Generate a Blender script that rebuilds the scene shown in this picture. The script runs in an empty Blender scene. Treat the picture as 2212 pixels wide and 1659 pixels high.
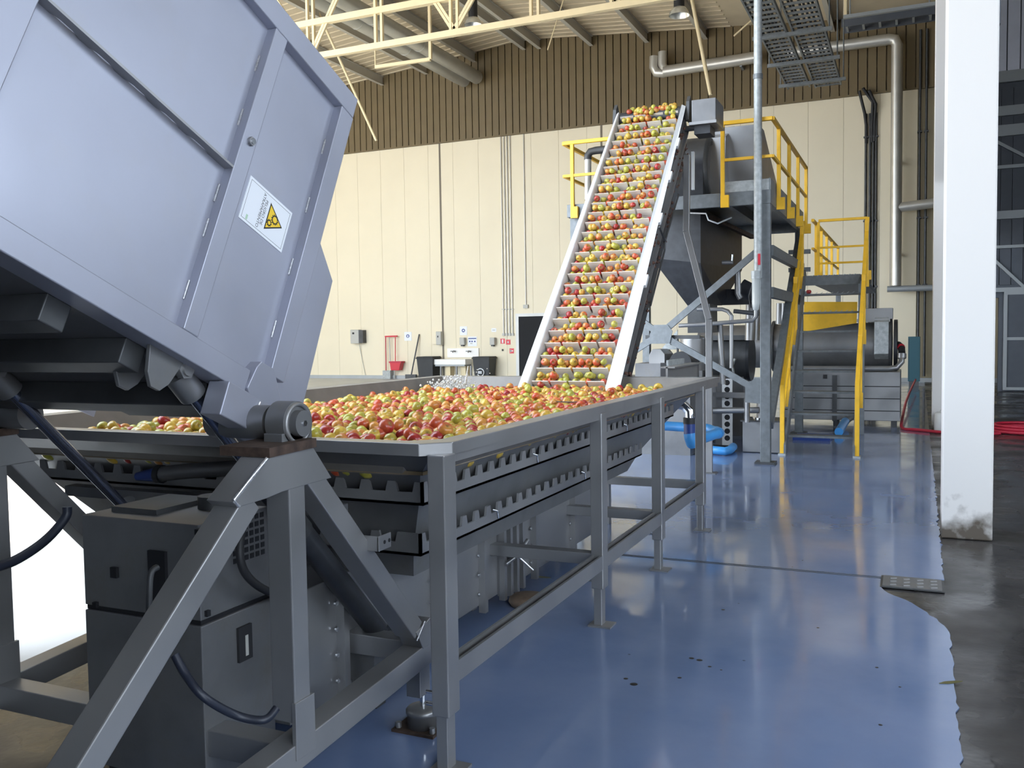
import bpy, math, random
import numpy as np
from mathutils import Matrix, Vector
random.seed(7); rng = np.random.default_rng(7)
scene = bpy.context.scene
C = scene.collection
# ------------------------------------------------------------------ camera
FPX, CAMH = 1950.0, 1.75
IMW, IMH = 2212.0, 1659.0
RM = np.array([[0.91355658, 0.00808062, -0.40663138],
               [0.40643581, -0.05495536, 0.91202513],
               [-0.01497684, -0.99845611, -0.05348909]])
cd = bpy.data.cameras.new('camera'); cam = bpy.data.objects.new('camera', cd); C.objects.link(cam)
cd.sensor_fit = 'HORIZONTAL'; cd.sensor_width = 36.0; cd.lens = 36.0 * FPX / IMW
cd.clip_start = 0.05; cd.clip_end = 400
mw = Matrix.Identity(4)
for i in range(3):
    mw[i][0] = RM[i, 0]; mw[i][1] = -RM[i, 1]; mw[i][2] = -RM[i, 2]
mw[2][3] = CAMH
cam.matrix_world = mw
scene.camera = cam
# ------------------------------------------------------------------ sky, exposure
world = bpy.data.worlds.new('sky'); scene.world = world; world.use_nodes = True
bg = world.node_tree.nodes['Background']
bg.inputs[0].default_value = (0.76, 0.87, 1.0, 1); bg.inputs[1].default_value = 7.5
sd_ = bpy.data.lights.new('sun', 'SUN'); sd_.energy = 12.5; sd_.angle = 0.01; sd_.color = (1.0, 0.86, 0.66)
sun = bpy.data.objects.new('sun', sd_); C.objects.link(sun); sun.location = (-15, -20, 30)
sun.rotation_euler = Vector((-0.16, 0.58, -0.78)).to_track_quat('-Z', 'Y').to_euler()
vs = scene.view_settings
vs.view_transform = 'Standard'; vs.look = 'None'; vs.gamma = 1.0; vs.use_curve_mapping = False
vs.exposure = 0.0
# ------------------------------------------------------------------ surveying: a sight line met with a known plane
def pt(px, py, x=None, y=None, z=None):
    r = RM @ np.array([px - IMW / 2, py - IMH / 2, FPX])
    if x is not None: t = x / r[0]
    elif y is not None: t = y / r[1]
    else: t = (z - CAMH) / r[2]
    return np.array([t * r[0], t * r[1], CAMH + t * r[2]])
def proj(p):
    c = RM.T @ (np.asarray(p, float) - np.array([0, 0, CAMH]))
    return IMW / 2 + FPX * c[0] / c[2], IMH / 2 + FPX * c[1] / c[2]
# ------------------------------------------------------------------ materials
MATS = {}
def mat(name, col, rough=0.5, metal=0.0, noise=0.0, nscale=8.0, bump=0.0, bscale=40.0, stretch=(1, 1, 1), coat=0.0, spec=0.5, dirt=None, dscale=2.0, damt=0.5, rvar=0.0):
    m = bpy.data.materials.new(name); m.use_nodes = True
    nt = m.node_tree; b = nt.nodes['Principled BSDF']; L = nt.links
    b.inputs['Base Color'].default_value = (*col, 1)
    b.inputs['Roughness'].default_value = rough; b.inputs['Metallic'].default_value = metal
    b.inputs['Coat Weight'].default_value = coat; b.inputs['Coat Roughness'].default_value = 0.08
    b.inputs['Specular IOR Level'].default_value = spec
    tc = nt.nodes.new('ShaderNodeTexCoord'); mp = nt.nodes.new('ShaderNodeMapping')
    geo = nt.nodes.new('ShaderNodeNewGeometry')
    mp.inputs['Scale'].default_value = stretch
    L.new(geo.outputs['Position'], mp.inputs[0])
    cur = None
    if noise or rvar:
        n = nt.nodes.new('ShaderNodeTexNoise'); n.inputs['Scale'].default_value = nscale; n.inputs['Detail'].default_value = 5
        L.new(mp.outputs[0], n.inputs['Vector'])
        if noise:
            mr = nt.nodes.new('ShaderNodeMapRange')
            mr.inputs[1].default_value = 0.3; mr.inputs[2].default_value = 0.7
            mr.inputs[3].default_value = 1 - noise; mr.inputs[4].default_value = 1 + noise
            L.new(n.outputs[0], mr.inputs[0])
            mx = nt.nodes.new('ShaderNodeMix'); mx.data_type = 'RGBA'; mx.blend_type = 'MULTIPLY'; mx.inputs[0].default_value = 1
            mx.inputs[6].default_value = (*col, 1); L.new(mr.outputs[0], mx.inputs[7])
            cur = mx.outputs[2]
        if rvar:
            mr2 = nt.nodes.new('ShaderNodeMapRange'); mr2.inputs[1].default_value = 0.3; mr2.inputs[2].default_value = 0.7
            mr2.inputs[3].default_value = max(0.02, rough - rvar); mr2.inputs[4].default_value = rough + rvar
            L.new(n.outputs[0], mr2.inputs[0]); L.new(mr2.outputs[0], b.inputs['Roughness'])
    if dirt:
        n2 = nt.nodes.new('ShaderNodeTexNoise'); n2.inputs['Scale'].default_value = dscale; n2.inputs['Detail'].default_value = 8; n2.inputs['Roughness'].default_value = 0.65
        L.new(geo.outputs['Position'], n2.inputs['Vector'])
        r2 = nt.nodes.new('ShaderNodeMapRange'); r2.inputs[1].default_value = 0.52; r2.inputs[2].default_value = 0.72; r2.inputs[3].default_value = 0; r2.inputs[4].default_value = damt
        L.new(n2.outputs[0], r2.inputs[0])
        m2 = nt.nodes.new('ShaderNodeMix'); m2.data_type = 'RGBA'
        L.new(r2.outputs[0], m2.inputs[0])
        if cur is not None: L.new(cur, m2.inputs[6])
        else: m2.inputs[6].default_value = (*col, 1)
        m2.inputs[7].default_value = (*dirt, 1)
        cur = m2.outputs[2]
    if cur is not None: L.new(cur, b.inputs['Base Color'])
    if bump:
        n3 = nt.nodes.new('ShaderNodeTexNoise'); n3.inputs['Scale'].default_value = bscale; n3.inputs['Detail'].default_value = 3
        L.new(mp.outputs[0], n3.inputs['Vector'])
        bp = nt.nodes.new('ShaderNodeBump'); bp.inputs['Strength'].default_value = bump; bp.inputs['Distance'].default_value = 0.004
        L.new(n3.outputs[0], bp.inputs['Height']); L.new(bp.outputs[0], b.inputs['Normal'])
    MATS[name] = m
    return m
mat('stainless', (0.305, 0.303, 0.305), 0.38, 0.65, noise=0.10, nscale=3, rvar=0.10, dirt=(0.30, 0.29, 0.28), dscale=3, damt=0.35)
mat('stainless_sheet', (0.395, 0.405, 0.475), 0.42, 0.55, noise=0.07, nscale=2.2, rvar=0.06, dirt=(0.40, 0.38, 0.37), dscale=5, damt=0.18)
mat('stainless_dull', (0.20, 0.20, 0.205), 0.45, 0.6, noise=0.16, nscale=4, dirt=(0.16, 0.14, 0.11), dscale=4, damt=0.5)
mat('tank_liner', (0.17, 0.155, 0.14), 0.5, 0.15, noise=0.15, nscale=5)
mat('chrome', (0.75, 0.76, 0.78), 0.16, 1.0)
mat('galvanised', (0.185, 0.20, 0.21), 0.5, 0.5, noise=0.14, nscale=14)
mat('galvanised_sheet', (0.40, 0.42, 0.42), 0.5, 0.3, noise=0.2, nscale=18)
mat('weld', (0.7, 0.7, 0.72), 0.3, 0.8, noise=0.3, nscale=90)
mat('rusty', (0.06, 0.038, 0.028), 0.75, 0.2, noise=0.4, nscale=25, bump=0.5)
mat('black_steel', (0.035, 0.037, 0.042), 0.4, 0.2, noise=0.25, nscale=9)
mat('dark_steel', (0.075, 0.077, 0.08), 0.45, 0.4, noise=0.2, nscale=6)
mat('rubber', (0.02, 0.02, 0.022), 0.55, 0.0)
mat('blue_hose', (0.016, 0.02, 0.034), 0.45, 0.0)
mat('rod', (0.20, 0.22, 0.29), 0.22, 0.9)
mat('yellow', (0.88, 0.50, 0.03), 0.42, 0.0, noise=0.06, nscale=6, dirt=(0.45, 0.27, 0.03), dscale=7, damt=0.3)
mat('white_plastic', (0.70, 0.71, 0.72), 0.35, 0.0, noise=0.03, nscale=5)
mat('cleat', (0.60, 0.55, 0.49), 0.4, 0.0, noise=0.05, nscale=6)
mat('belt', (0.34, 0.29, 0.25), 0.5, 0.0, noise=0.15, nscale=9)
mat('mash', (0.10, 0.045, 0.03), 0.6, 0.0, noise=0.5, nscale=30, bump=0.8, bscale=50)
mat('blue_pvc', (0.06, 0.30, 0.68), 0.32, 0.0, noise=0.08, nscale=8)
mat('navy_sleeve', (0.02, 0.05, 0.22), 0.4, 0.0)
mat('cream_panel', (0.83, 0.74, 0.555), 0.5, 0.0, noise=0.02, nscale=0.8)
mat('cream_steel', (0.84, 0.70, 0.44), 0.5, 0.0, noise=0.04, nscale=3)
mat('roof_sheet', (0.68, 0.58, 0.42), 0.6, 0.0, noise=0.05, nscale=1.5)
mat('purlin_paint', (0.55, 0.52, 0.45), 0.6)
mat('duct_metal', (0.52, 0.52, 0.49), 0.38, 0.6, noise=0.06, nscale=2)
mat('pipe_cladding', (0.60, 0.58, 0.53), 0.36, 0.6, noise=0.05, nscale=3)
mat('brown_cladding', (0.165, 0.12, 0.058), 0.55, 0.0, noise=0.05, nscale=2)
mat('brown_joint', (0.05, 0.035, 0.024), 0.7)
mat('joint', (0.20, 0.17, 0.13), 0.7)
mat('panel_gap', (0.42, 0.36, 0.24), 0.7)
mat('grey_kerb', (0.42, 0.44, 0.45), 0.6, noise=0.05, nscale=2)
mat('white_paint', (0.80, 0.80, 0.79), 0.55, 0.0, noise=0.03, nscale=2)
mat('dark_cladding', (0.085, 0.095, 0.115), 0.55, 0.1, noise=0.08, nscale=3)
mat('blue_cladding', (0.80, 0.82, 0.93), 0.5, 0.1, noise=0.04, nscale=3)
mat('grey_frame', (0.34, 0.36, 0.37), 0.5, 0.3)
mat('red_plastic', (0.62, 0.03, 0.05), 0.4)
mat('red_rubber', (0.50, 0.02, 0.05), 0.45)
mat('bin_plastic', (0.035, 0.037, 0.04), 0.5, noise=0.1, nscale=5)
mat('teal', (0.015, 0.09, 0.12), 0.45)
mat('device_grey', (0.50, 0.49, 0.45), 0.45)
mat('ceramic', (0.85, 0.83, 0.80), 0.2)
mat('sign_white', (0.82, 0.84, 0.88), 0.4)
mat('sign_blue', (0.03, 0.06, 0.25), 0.4)
mat('sign_red', (0.70, 0.04, 0.06), 0.4)
mat('sign_yellow', (0.90, 0.60, 0.03), 0.4)
mat('ink', (0.01, 0.01, 0.012), 0.5)
mat('sign_green', (0.45, 0.62, 0.45), 0.5)
mat('doorway_dark', (0.008, 0.009, 0.012), 0.8)
mat('yard', (0.62, 0.60, 0.57), 0.7, noise=0.08, nscale=1.5)
mat('leaf', (0.10, 0.09, 0.03), 0.6)
mat('puck', (0.16, 0.11, 0.075), 0.6, noise=0.2, nscale=20)
mat('gauge', (0.45, 0.46, 0.44), 0.2)
mat('clear_housing', (0.55, 0.57, 0.55), 0.12, 0.0, coat=0.5)
# floors -----------------------------------------------------------
def floor_mat(name, c1, c2, r0, r1, scale, spots, bump=0.05, coat=0.0, patch=0.6):
    m = bpy.data.materials.new(name); m.use_nodes = True; nt = m.node_tree; L = nt.links; b = nt.nodes['Principled BSDF']
    geo = nt.nodes.new('ShaderNodeNewGeometry')
    n = nt.nodes.new('ShaderNodeTexNoise'); n.inputs['Scale'].default_value = scale; n.inputs['Detail'].default_value = 7; n.inputs['Roughness'].default_value = patch
    L.new(geo.outputs['Position'], n.inputs['Vector'])
    rp = nt.nodes.new('ShaderNodeValToRGB'); rp.color_ramp.elements[0].position = 0.35; rp.color_ramp.elements[1].position = 0.68
    rp.color_ramp.elements[0].color = (*c1, 1); rp.color_ramp.elements[1].color = (*c2, 1)
    L.new(n.outputs[0], rp.inputs[0])
    # dark drips
    v = nt.nodes.new('ShaderNodeTexNoise'); v.inputs['Scale'].default_value = 14; v.inputs['Detail'].default_value = 1
    L.new(geo.outputs['Position'], v.inputs['Vector'])
    r2 = nt.nodes.new('ShaderNodeMapRange'); r2.inputs[1].default_value = spots; r2.inputs[2].default_value = spots + 0.03
    L.new(v.outputs[0], r2.inputs[0])
    mx = nt.nodes.new('ShaderNodeMix'); mx.data_type = 'RGBA'; L.new(r2.outputs[0], mx.inputs[0]); L.new(rp.outputs[0], mx.inputs[6])
    mx.inputs[7].default_value = (c1[0] * .45, c1[1] * .45, c1[2] * .45, 1)
    L.new(mx.outputs[2], b.inputs['Base Color'])
    n2 = nt.nodes.new('ShaderNodeTexNoise'); n2.inputs['Scale'].default_value = scale * 1.7; n2.inputs['Detail'].default_value = 4
    L.new(geo.outputs['Position'], n2.inputs['Vector'])
    mr = nt.nodes.new('ShaderNodeMapRange'); mr.inputs[1].default_value = 0.38; mr.inputs[2].default_value = 0.66; mr.inputs[3].default_value = r0; mr.inputs[4].default_value = r1
    L.new(n2.outputs[0], mr.inputs[0]); L.new(mr.outputs[0], b.inputs['Roughness'])
    b.inputs['Coat Weight'].default_value = coat; b.inputs['Coat Roughness'].default_value = 0.05
    bp = nt.nodes.new('ShaderNodeBump'); bp.inputs['Strength'].default_value = bump; bp.inputs['Distance'].default_value = 0.02
    n4 = nt.nodes.new('ShaderNodeTexNoise'); n4.inputs['Scale'].default_value = 6; n4.inputs['Detail'].default_value = 3
    L.new(geo.outputs['Position'], n4.inputs['Vector']); L.new(n4.outputs[0], bp.inputs['Height'])
    L.new(bp.outputs[0], b.inputs['Normal'])
    if coat: L.new(bp.outputs[0], b.inputs['Coat Normal'])
    MATS[name] = m
floor_mat('epoxy_blue', (0.125, 0.18, 0.32), (0.17, 0.225, 0.37), 0.08, 0.26, 0.9, 0.80, bump=0.02, coat=0.35)
floor_mat('wet_concrete', (0.024, 0.023, 0.024), (0.062, 0.058, 0.057), 0.12, 0.5, 0.8, 0.9, bump=0.35)
floor_mat('hall_concrete', (0.40, 0.42, 0.44), (0.44, 0.46, 0.48), 0.32, 0.42, 0.7, 0.95, bump=0.0)
# apple skin: colour of each apple is carried by its mesh
m = bpy.data.materials.new('apple_skin'); m.use_nodes = True; nt = m.node_tree; b = nt.nodes['Principled BSDF']
at_ = nt.nodes.new('ShaderNodeAttribute'); at_.attribute_name = 'acol'
geo = nt.nodes.new('ShaderNodeNewGeometry'); n = nt.nodes.new('ShaderNodeTexNoise'); n.inputs['Scale'].default_value = 60; n.inputs['Detail'].default_value = 4
nt.links.new(geo.outputs['Position'], n.inputs['Vector'])
mr = nt.nodes.new('ShaderNodeMapRange'); mr.inputs[1].default_value = 0.3; mr.inputs[2].default_value = 0.7; mr.inputs[3].default_value = 0.82; mr.inputs[4].default_value = 1.15
nt.links.new(n.outputs[0], mr.inputs[0])
mx = nt.nodes.new('ShaderNodeMix'); mx.data_type = 'RGBA'; mx.blend_type = 'MULTIPLY'; mx.inputs[0].default_value = 1
nt.links.new(at_.outputs['Color'], mx.inputs[6]); nt.links.new(mr.outputs[0], mx.inputs[7]); nt.links.new(mx.outputs[2], b.inputs['Base Color'])
b.inputs['Roughness'].default_value = 0.32; b.inputs['Coat Weight'].default_value = 0.2; b.inputs['Coat Roughness'].default_value = 0.1
MATS['apple_skin'] = m
m = bpy.data.materials.new('water'); m.use_nodes = True; b = m.node_tree.nodes['Principled BSDF']
b.inputs['Base Color'].default_value = (0.20, 0.15, 0.09, 1); b.inputs['Roughness'].default_value = 0.06
MATS['water'] = m
m = bpy.data.materials.new('foam'); m.use_nodes = True; b = m.node_tree.nodes['Principled BSDF']
b.inputs['Base Color'].default_value = (0.82, 0.80, 0.74, 1); b.inputs['Roughness'].default_value = 0.08; b.inputs['Transmission Weight'].default_value = 0.45
MATS['foam'] = m
m = bpy.data.materials.new('lamp_reflector'); m.use_nodes = True; b = m.node_tree.nodes['Principled BSDF']
b.inputs['Base Color'].default_value = (0.8, 0.8, 0.75, 1); b.inputs['Roughness'].default_value = 0.25; b.inputs['Metallic'].default_value = 0.7
MATS['lamp_reflector'] = m
# ------------------------------------------------------------------ mesh building
FR = {}                      # frame origin of each object, world coordinates
class MB:
    def __init__(s): s.v = []; s.f = []; s.sm = []
    def add(s, vs, fs, smooth=False):
        o = len(s.v); s.v += [tuple(float(c) for c in p) for p in vs]
        for f in fs: s.f.append(tuple(i + o for i in f)); s.sm.append(smooth)
        return s
    def box(s, lo, hi):
        (a, b, c), (d, e, g) = lo, hi
        a, d = min(a, d), max(a, d); b, e = min(b, e), max(b, e); c, g = min(c, g), max(c, g)
        return s.add([(a,b,c),(d,b,c),(d,e,c),(a,e,c),(a,b,g),(d,b,g),(d,e,g),(a,e,g)],
                     [(0,3,2,1),(4,5,6,7),(0,1,5,4),(1,2,6,5),(2,3,7,6),(3,0,4,7)])
    def beam(s, p0, p1, w, h, up=(0, 0, 1)):
        p0 = np.array(p0, float); p1 = np.array(p1, float); d = p1 - p0; d /= np.linalg.norm(d)
        up = np.array(up, float)
        if abs(np.dot(d, up)) > 0.98: up = np.array([0, 1, 0]) if abs(d[1]) < 0.9 else np.array([1, 0, 0])
        r = np.cross(d, up); r /= np.linalg.norm(r); u = np.cross(r, d)
        vs = [p + r * a * w / 2 + u * b * h / 2 for p in (p0, p1) for a, b in ((-1,-1),(1,-1),(1,1),(-1,1))]
        return s.add(vs, [(0,1,2,3),(7,6,5,4),(0,4,5,1),(1,5,6,2),(2,6,7,3),(3,7,4,0)])
    def cyl(s, p0, p1, r, r2=None, n=16, caps=True):
        p0 = np.array(p0, float); p1 = np.array(p1, float); d = p1 - p0; d /= np.linalg.norm(d)
        a = np.array([0, 0, 1.]) if abs(d[2]) < 0.9 else np.array([1., 0, 0])
        e1 = np.cross(d, a); e1 /= np.linalg.norm(e1); e2 = np.cross(d, e1)
        r2 = r if r2 is None else r2
        vs = [p + rr * (math.cos(2*math.pi*k/n) * e1 + math.sin(2*math.pi*k/n) * e2) for p, rr in ((p0, r), (p1, r2)) for k in range(n)]
        s.add(vs, [(k, (k+1) % n, n + (k+1) % n, n + k) for k in range(n)], True)
        if caps: s.add(vs, [tuple(range(n))[::-1], tuple(range(n, 2*n))])
        return s
    def tube(s, pts, r, n=10, caps=True):
        P = [np.array(p, float) for p in pts]
        o = len(s.v); e = None; rings = []
        for i, p in enumerate(P):
            d = (P[min(i+1, len(P)-1)] - P[max(i-1, 0)]); d /= np.linalg.norm(d)
            if e is None:
                a = np.array([0, 0, 1.]) if abs(d[2]) < 0.9 else np.array([1., 0, 0]); e = np.cross(d, a)
            e = e - d * np.dot(e, d); e /= np.linalg.norm(e); e2 = np.cross(d, e)
            rr = r[i] if hasattr(r, '__len__') else r
            rings += [p + rr * (math.cos(2*math.pi*k/n) * e + math.sin(2*math.pi*k/n) * e2) for k in range(n)]
        fs = [(i*n + k, i*n + (k+1) % n, (i+1)*n + (k+1) % n, (i+1)*n + k) for i in range(len(P)-1) for k in range(n)]
        s.add(rings, fs, True)
        if caps: s.add(rings, [tuple(range(n))[::-1], tuple(range((len(P)-1)*n, len(P)*n))])
        return s
    def prism(s, poly, axis, a0, a1):
        """poly: outline in the two other axes (in x,y,z order), extruded along axis."""
        def p3(q, a):
            q = list(q); q.insert(axis, a); return q
        n = len(poly)
        vs = [p3(q, a0) for q in poly] + [p3(q, a1) for q in poly]
        return s.add(vs, [tuple(range(n))[::-1], tuple(range(n, 2*n))] + [(k, (k+1) % n, n + (k+1) % n, n + k) for k in range(n)])
    def lathe(s, c, prof, axis=2, n=20):
        """prof: (radius, offset along axis)"""
        vs = []
        for r, h in prof:
            for k in range(n):
                a = 2*math.pi*k/n; q = [r*math.cos(a), r*math.sin(a)]; q.insert(axis, h)
                vs.append((c[0]+q[0], c[1]+q[1], c[2]+q[2]))
        m_ = len(prof)
        return s.add(vs, [(i*n + k, i*n + (k+1) % n, (i+1)*n + (k+1) % n, (i+1)*n + k) for i in range(m_-1) for k in range(n)], True)
    def plate(s, corners, th):
        """four-or-more cornered flat plate thickened along its normal"""
        P = [np.array(p, float) for p in corners]; nrm = np.cross(P[1]-P[0], P[2]-P[0]); nrm /= np.linalg.norm(nrm)
        n = len(P); vs = P + [p + nrm * th for p in P]
        return s.add(vs, [tuple(range(n))[::-1], tuple(range(n, 2*n))] + [(k, (k+1) % n, n + (k+1) % n, n + k) for k in range(n)])
    def obj(s, name, mt, parent=None, bevel=0.0, local=False):
        V = np.array(s.v)
        if parent is not None: o = FR[parent.name]
        else:
            lo, hi = V.min(0), V.max(0); o = np.array([(lo[0]+hi[0])/2, (lo[1]+hi[1])/2, lo[2]])
        Vl = V if local else V - o
        me = bpy.data.meshes.new(name); me.from_pydata(Vl.tolist(), [], s.f); me.update()
        me.polygons.foreach_set('use_smooth', s.sm)
        me.materials.append(MATS[mt])
        ob = bpy.data.objects.new(name, me); C.objects.link(ob)
        if parent is not None: ob.parent = parent
        else: ob.location = o
        FR[ob.name] = o
        if bevel:
            bv = ob.modifiers.new('edge', 'BEVEL'); bv.width = bevel; bv.segments = 2; bv.limit_method = 'ANGLE'; bv.angle_limit = 0.7
        return ob
def tag(o, label=None, cat=None, group=None, kind=None):
    if label: o['label'] = label
    if cat: o['category'] = cat
    if group: o['group'] = group
    if kind: o['kind'] = kind
    return o
def thing(name, label, cat, loc, group=None, kind=None, rotx=0.0):
    o = bpy.data.objects.new(name, None); C.objects.link(o); o.empty_display_size = 0.1
    o.location = loc; o.rotation_euler = (rotx, 0, 0)
    FR[o.name] = np.array(loc, float)
    return tag(o, label, cat, group, kind)
def box(name, lo, hi, mt, parent=None, bevel=0.0, local=False): return MB().box(lo, hi).obj(name, mt, parent, bevel, local)
def beam(name, p0, p1, w, h, mt, parent=None, up=(0, 0, 1), bevel=0.0): return MB().beam(p0, p1, w, h, up).obj(name, mt, parent, bevel)
def cyl(name, p0, p1, r, mt, parent=None, n=16, r2=None): return MB().cyl(p0, p1, r, r2, n).obj(name, mt, parent)
def tube(name, pts, r, mt, parent=None, n=10): return MB().tube(pts, r, n).obj(name, mt, parent)
def inst(src, parent, off):
    """another piece sharing the mesh of src, shifted by off from it"""
    o = src.copy(); C.objects.link(o); o.parent = parent
    o.location = Vector(src.location) + Vector(off); FR[o.name] = FR[src.name]
    return o
def arc(c, r, a0, a1, n, ax=(0, 1)):
    """points of an arc about c in the plane of axes ax"""
    out = []
    for k in range(n + 1):
        a = math.radians(a0 + (a1 - a0) * k / n); p = list(c); p[ax[0]] += r*math.cos(a); p[ax[1]] += r*math.sin(a); out.append(p)
    return out
def text_mesh(s, size):
    cu = bpy.data.curves.new('lettering', 'FONT'); cu.body = s; cu.size = size; cu.align_x = 'CENTER'
    ob = bpy.data.objects.new('lettering', cu); C.objects.link(ob)
    dg = bpy.context.evaluated_depsgraph_get()
    me = bpy.data.meshes.new_from_object(ob.evaluated_get(dg))
    V = [tuple(v.co) for v in me.vertices]; F = [tuple(p.vertices) for p in me.polygons]
    bpy.data.objects.remove(ob); bpy.data.curves.remove(cu); bpy.data.meshes.remove(me)
    return V, F
# ================================================================== structure
YW = 33.0                      # face of the back wall
ZB = 9.72                      # foot of the brown cladding
RX, RZ, RS = -14.0, 13.25, 0.088   # ridge
def roof_z(x): return RZ - RS * abs(x - RX)
# --- floors
fl = MB().box((-31, -12, -0.3), (9, 33.2, -0.004)).obj('floor', 'wet_concrete'); tag(fl, kind='structure')
edge = []
ys = np.arange(-6, 33.01, 0.06)
for y in ys:
    base = 0.192 + 0.0046 * max(0, y - 4)
    j = rng.normal(0, 0.007) if y < 12 else rng.normal(0, 0.003)
    edge.append((base + j, y))
# the bare wedge in front of the drain cover
e2 = []
for x, y in edge:
    if 5.62 < y < 6.53:
        t = (y - 5.62) / 0.91
        x -= 0.42 * t ** 1.7
    elif 6.53 <= y <= 6.86: x = -0.19 if y < 6.84 else x
    e2.append((x, y))
poly = [(-2.9, -6)] + e2 + [(-7.5, 33.0), (-7.5, 9.5), (-4.25, 9.5), (-4.25, 5.2), (-3.3, 4.6), (-2.9, 3.3)]
ep = MB().prism(poly, 2, -0.003, 0.004).obj('floor_epoxy_coat', 'epoxy_blue'); tag(ep, kind='structure')
hc_ = box('floor_hall', (-31, 9.5, -0.1), (-7.5, 33.0, 0.002), 'hall_concrete'); tag(hc_, kind='structure')
yd = MB().prism([(-60, -30), (-4.75, -30), (-4.75, 3.2), (-4.3, 3.4), (-4.3, 9.4), (-60, 9.4)], 2, -0.25, 0.006).obj('ground', 'yard'); tag(yd, kind='structure')
yd2 = MB().box((-31, -40, -0.3), (60, -12, -0.02)).obj('ground_forecourt', 'yard'); tag(yd2, kind='structure')
# expansion joint across the coating
jt = thing('floor_joint', 'thin sealed joint line running across the blue floor', 'floor joint', (-1.2, 6.80, 0.004))
box('joint_edge', (-2.62, 6.775, 0.0035), (-0.2, 6.785, 0.0065), 'dark_steel', jt)
box('joint_edge', (-2.62, 6.81, 0.0035), (-0.2, 6.818, 0.0065), 'dark_steel', jt)
# drain cover
dr = thing('drain_cover', 'chequered steel drain cover plate at the edge of blue floor', 'drain cover', (0.0, 6.72, 0.004))
box('frame', (-0.2, 6.55, 0.002), (0.2, 6.86, 0.008), 'dark_steel', dr)
pl = box('plate', (-0.185, 6.565, 0.007), (0.185, 6.845, 0.014), 'stainless_dull', dr)
sr = None
for i in range(4):
    for j in range(3):
        if sr is None: sr = beam('tread_stud', (-0.14, 6.60, 0.016), (-0.10, 6.615, 0.016), 0.012, 0.006, 'stainless', pl)
        else: inst(sr, pl, (i * 0.085, j * 0.085, 0))
# --- back wall: backing, cream panels, brown cladding boards
wb = box('wall_back', (-31, YW + 0.06, -0.2), (9, YW + 0.3, 14), 'panel_gap'); tag(wb, kind='structure')
x0 = -31.0
src = box('wall_panel', (x0 + 0.004, YW, 0.12), (x0 + 1.15 - 0.004, YW + 0.07, ZB), 'cream_panel', wb)
for k in range(1, 27): inst(src, wb, (1.15 * k, 0, 0))
W = 0.295
for k in range(int(34.5 / W)):
    a = -31 + k * W
    MB().box((a + 0.02, YW - 0.075, ZB - 0.05), (a + W - 0.02, YW + 0.07, min(roof_z(a), roof_z(a + W)) + 0.05)).obj('cladding_board', 'brown_cladding', wb)
box('flashing', (-31, YW - 0.09, ZB - 0.09), (3.6, YW + 0.02, ZB - 0.04), 'brown_cladding', wb)
for px in (951, 1300):
    q = pt(px, 400, y=YW)[0]; box('expansion_joint', (q - 0.035, YW - 0.02, 0.12), (q + 0.035, YW, ZB - 0.08), 'joint', wb)
kb = box('baseboard_back', (-31, YW - 0.1, 0), (3.5, YW + 0.02, 0.14), 'grey_kerb'); tag(kb, kind='structure')
wl = box('wall_left', (-31.3, 9.4, -0.2), (-31.0, 33.3, 14), 'cream_panel'); tag(wl, kind='structure')
wr = MB().box((8.0, -2.8, -0.2), (8.3, 13, 3.9)).box((8.0, -2.8, 6.3), (8.3, 13, 11.5)).box((8.0, 13, -0.2), (8.3, 33.3, 11.5)).obj('wall_right', 'dark_cladding'); tag(wr, kind='structure')  # unseen wall, its open band shaped to set the light from the right
# doorway in the back wall, its unlit inside painted as a black slab
a = pt(1121, 684, y=YW); bq = pt(1182, 684, y=YW)
dz = a[2]; dx0, dx1 = a[0], bq[0]
d1 = box('door_1', (dx0, YW - 0.02, 0.02), (dx1, YW + 0.055, dz), 'doorway_dark'); tag(d1, kind='structure')
box('door_jamb', (dx0 - 0.13, YW - 0.05, 0.02), (dx0, YW + 0.055, dz + 0.12), 'white_paint', d1)
box('door_jamb', (dx1, YW - 0.05, 0.02), (dx1 + 0.13, YW + 0.055, dz + 0.12), 'white_paint', d1)
box('door_head', (dx0, YW - 0.05, dz), (dx1, YW + 0.055, dz + 0.12), 'white_paint', d1)
wpt = box('wall_shade_partition', (0.56, 8.72, 4.3), (0.64, 28.5, 11.9), 'dark_cladding'); tag(wpt, kind='structure')  # added out of sight to keep side light off the upper back wall
# --- roof
def roof(name, xa, xb, ya, yb):
    m_ = MB().prism([(xa, roof_z(xa)), (xb, roof_z(xb)), (xb, roof_z(xb) + 0.15), (xa, roof_z(xa) + 0.15)], 1, ya, yb)
    o = m_.obj(name, 'roof_sheet'); tag(o, kind='structure'); return o
r1 = roof('ceiling_left_slope', -31.3, RX, 9.2, 33.3)
r2 = roof('ceiling_right_slope', RX, -6.0, 9.2, 33.3)
r3 = roof('ceiling_over_line', -6.0, 3.2, -2.8, 33.3)
r4 = roof('ceiling_over_corridor', 3.2, 8.3, -2.8, 33.3)
wf = MB().prism([(-4.9, -0.2), (2.2, -0.2), (2.2, 7.5), (8.3, 7.5), (8.3, 11.2), (-4.9, 12.4)], 1, -2.8, -2.5).obj('wall_shade_front', 'dark_cladding'); tag(wf, kind='structure')  # added behind the camera to hold sky light off the near machines
wsd = box('wall_shade_side', (-4.95, -2.5, -0.2), (-4.8, 3.3, 12.5), 'dark_cladding'); tag(wsd, kind='structure')  # added out of view to stop yard light reaching under the tipper
wfh = MB().prism([(-16.0, 6.6), (-6.0, 6.6), (-6.0, roof_z(-6.0)), (RX, RZ), (-16.0, roof_z(-16.0))], 1, 9.2, 9.4).obj('wall_shade_hall', 'dark_cladding'); tag(wfh, kind='structure')  # added above the view to cut high sky light on the back wall
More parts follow.
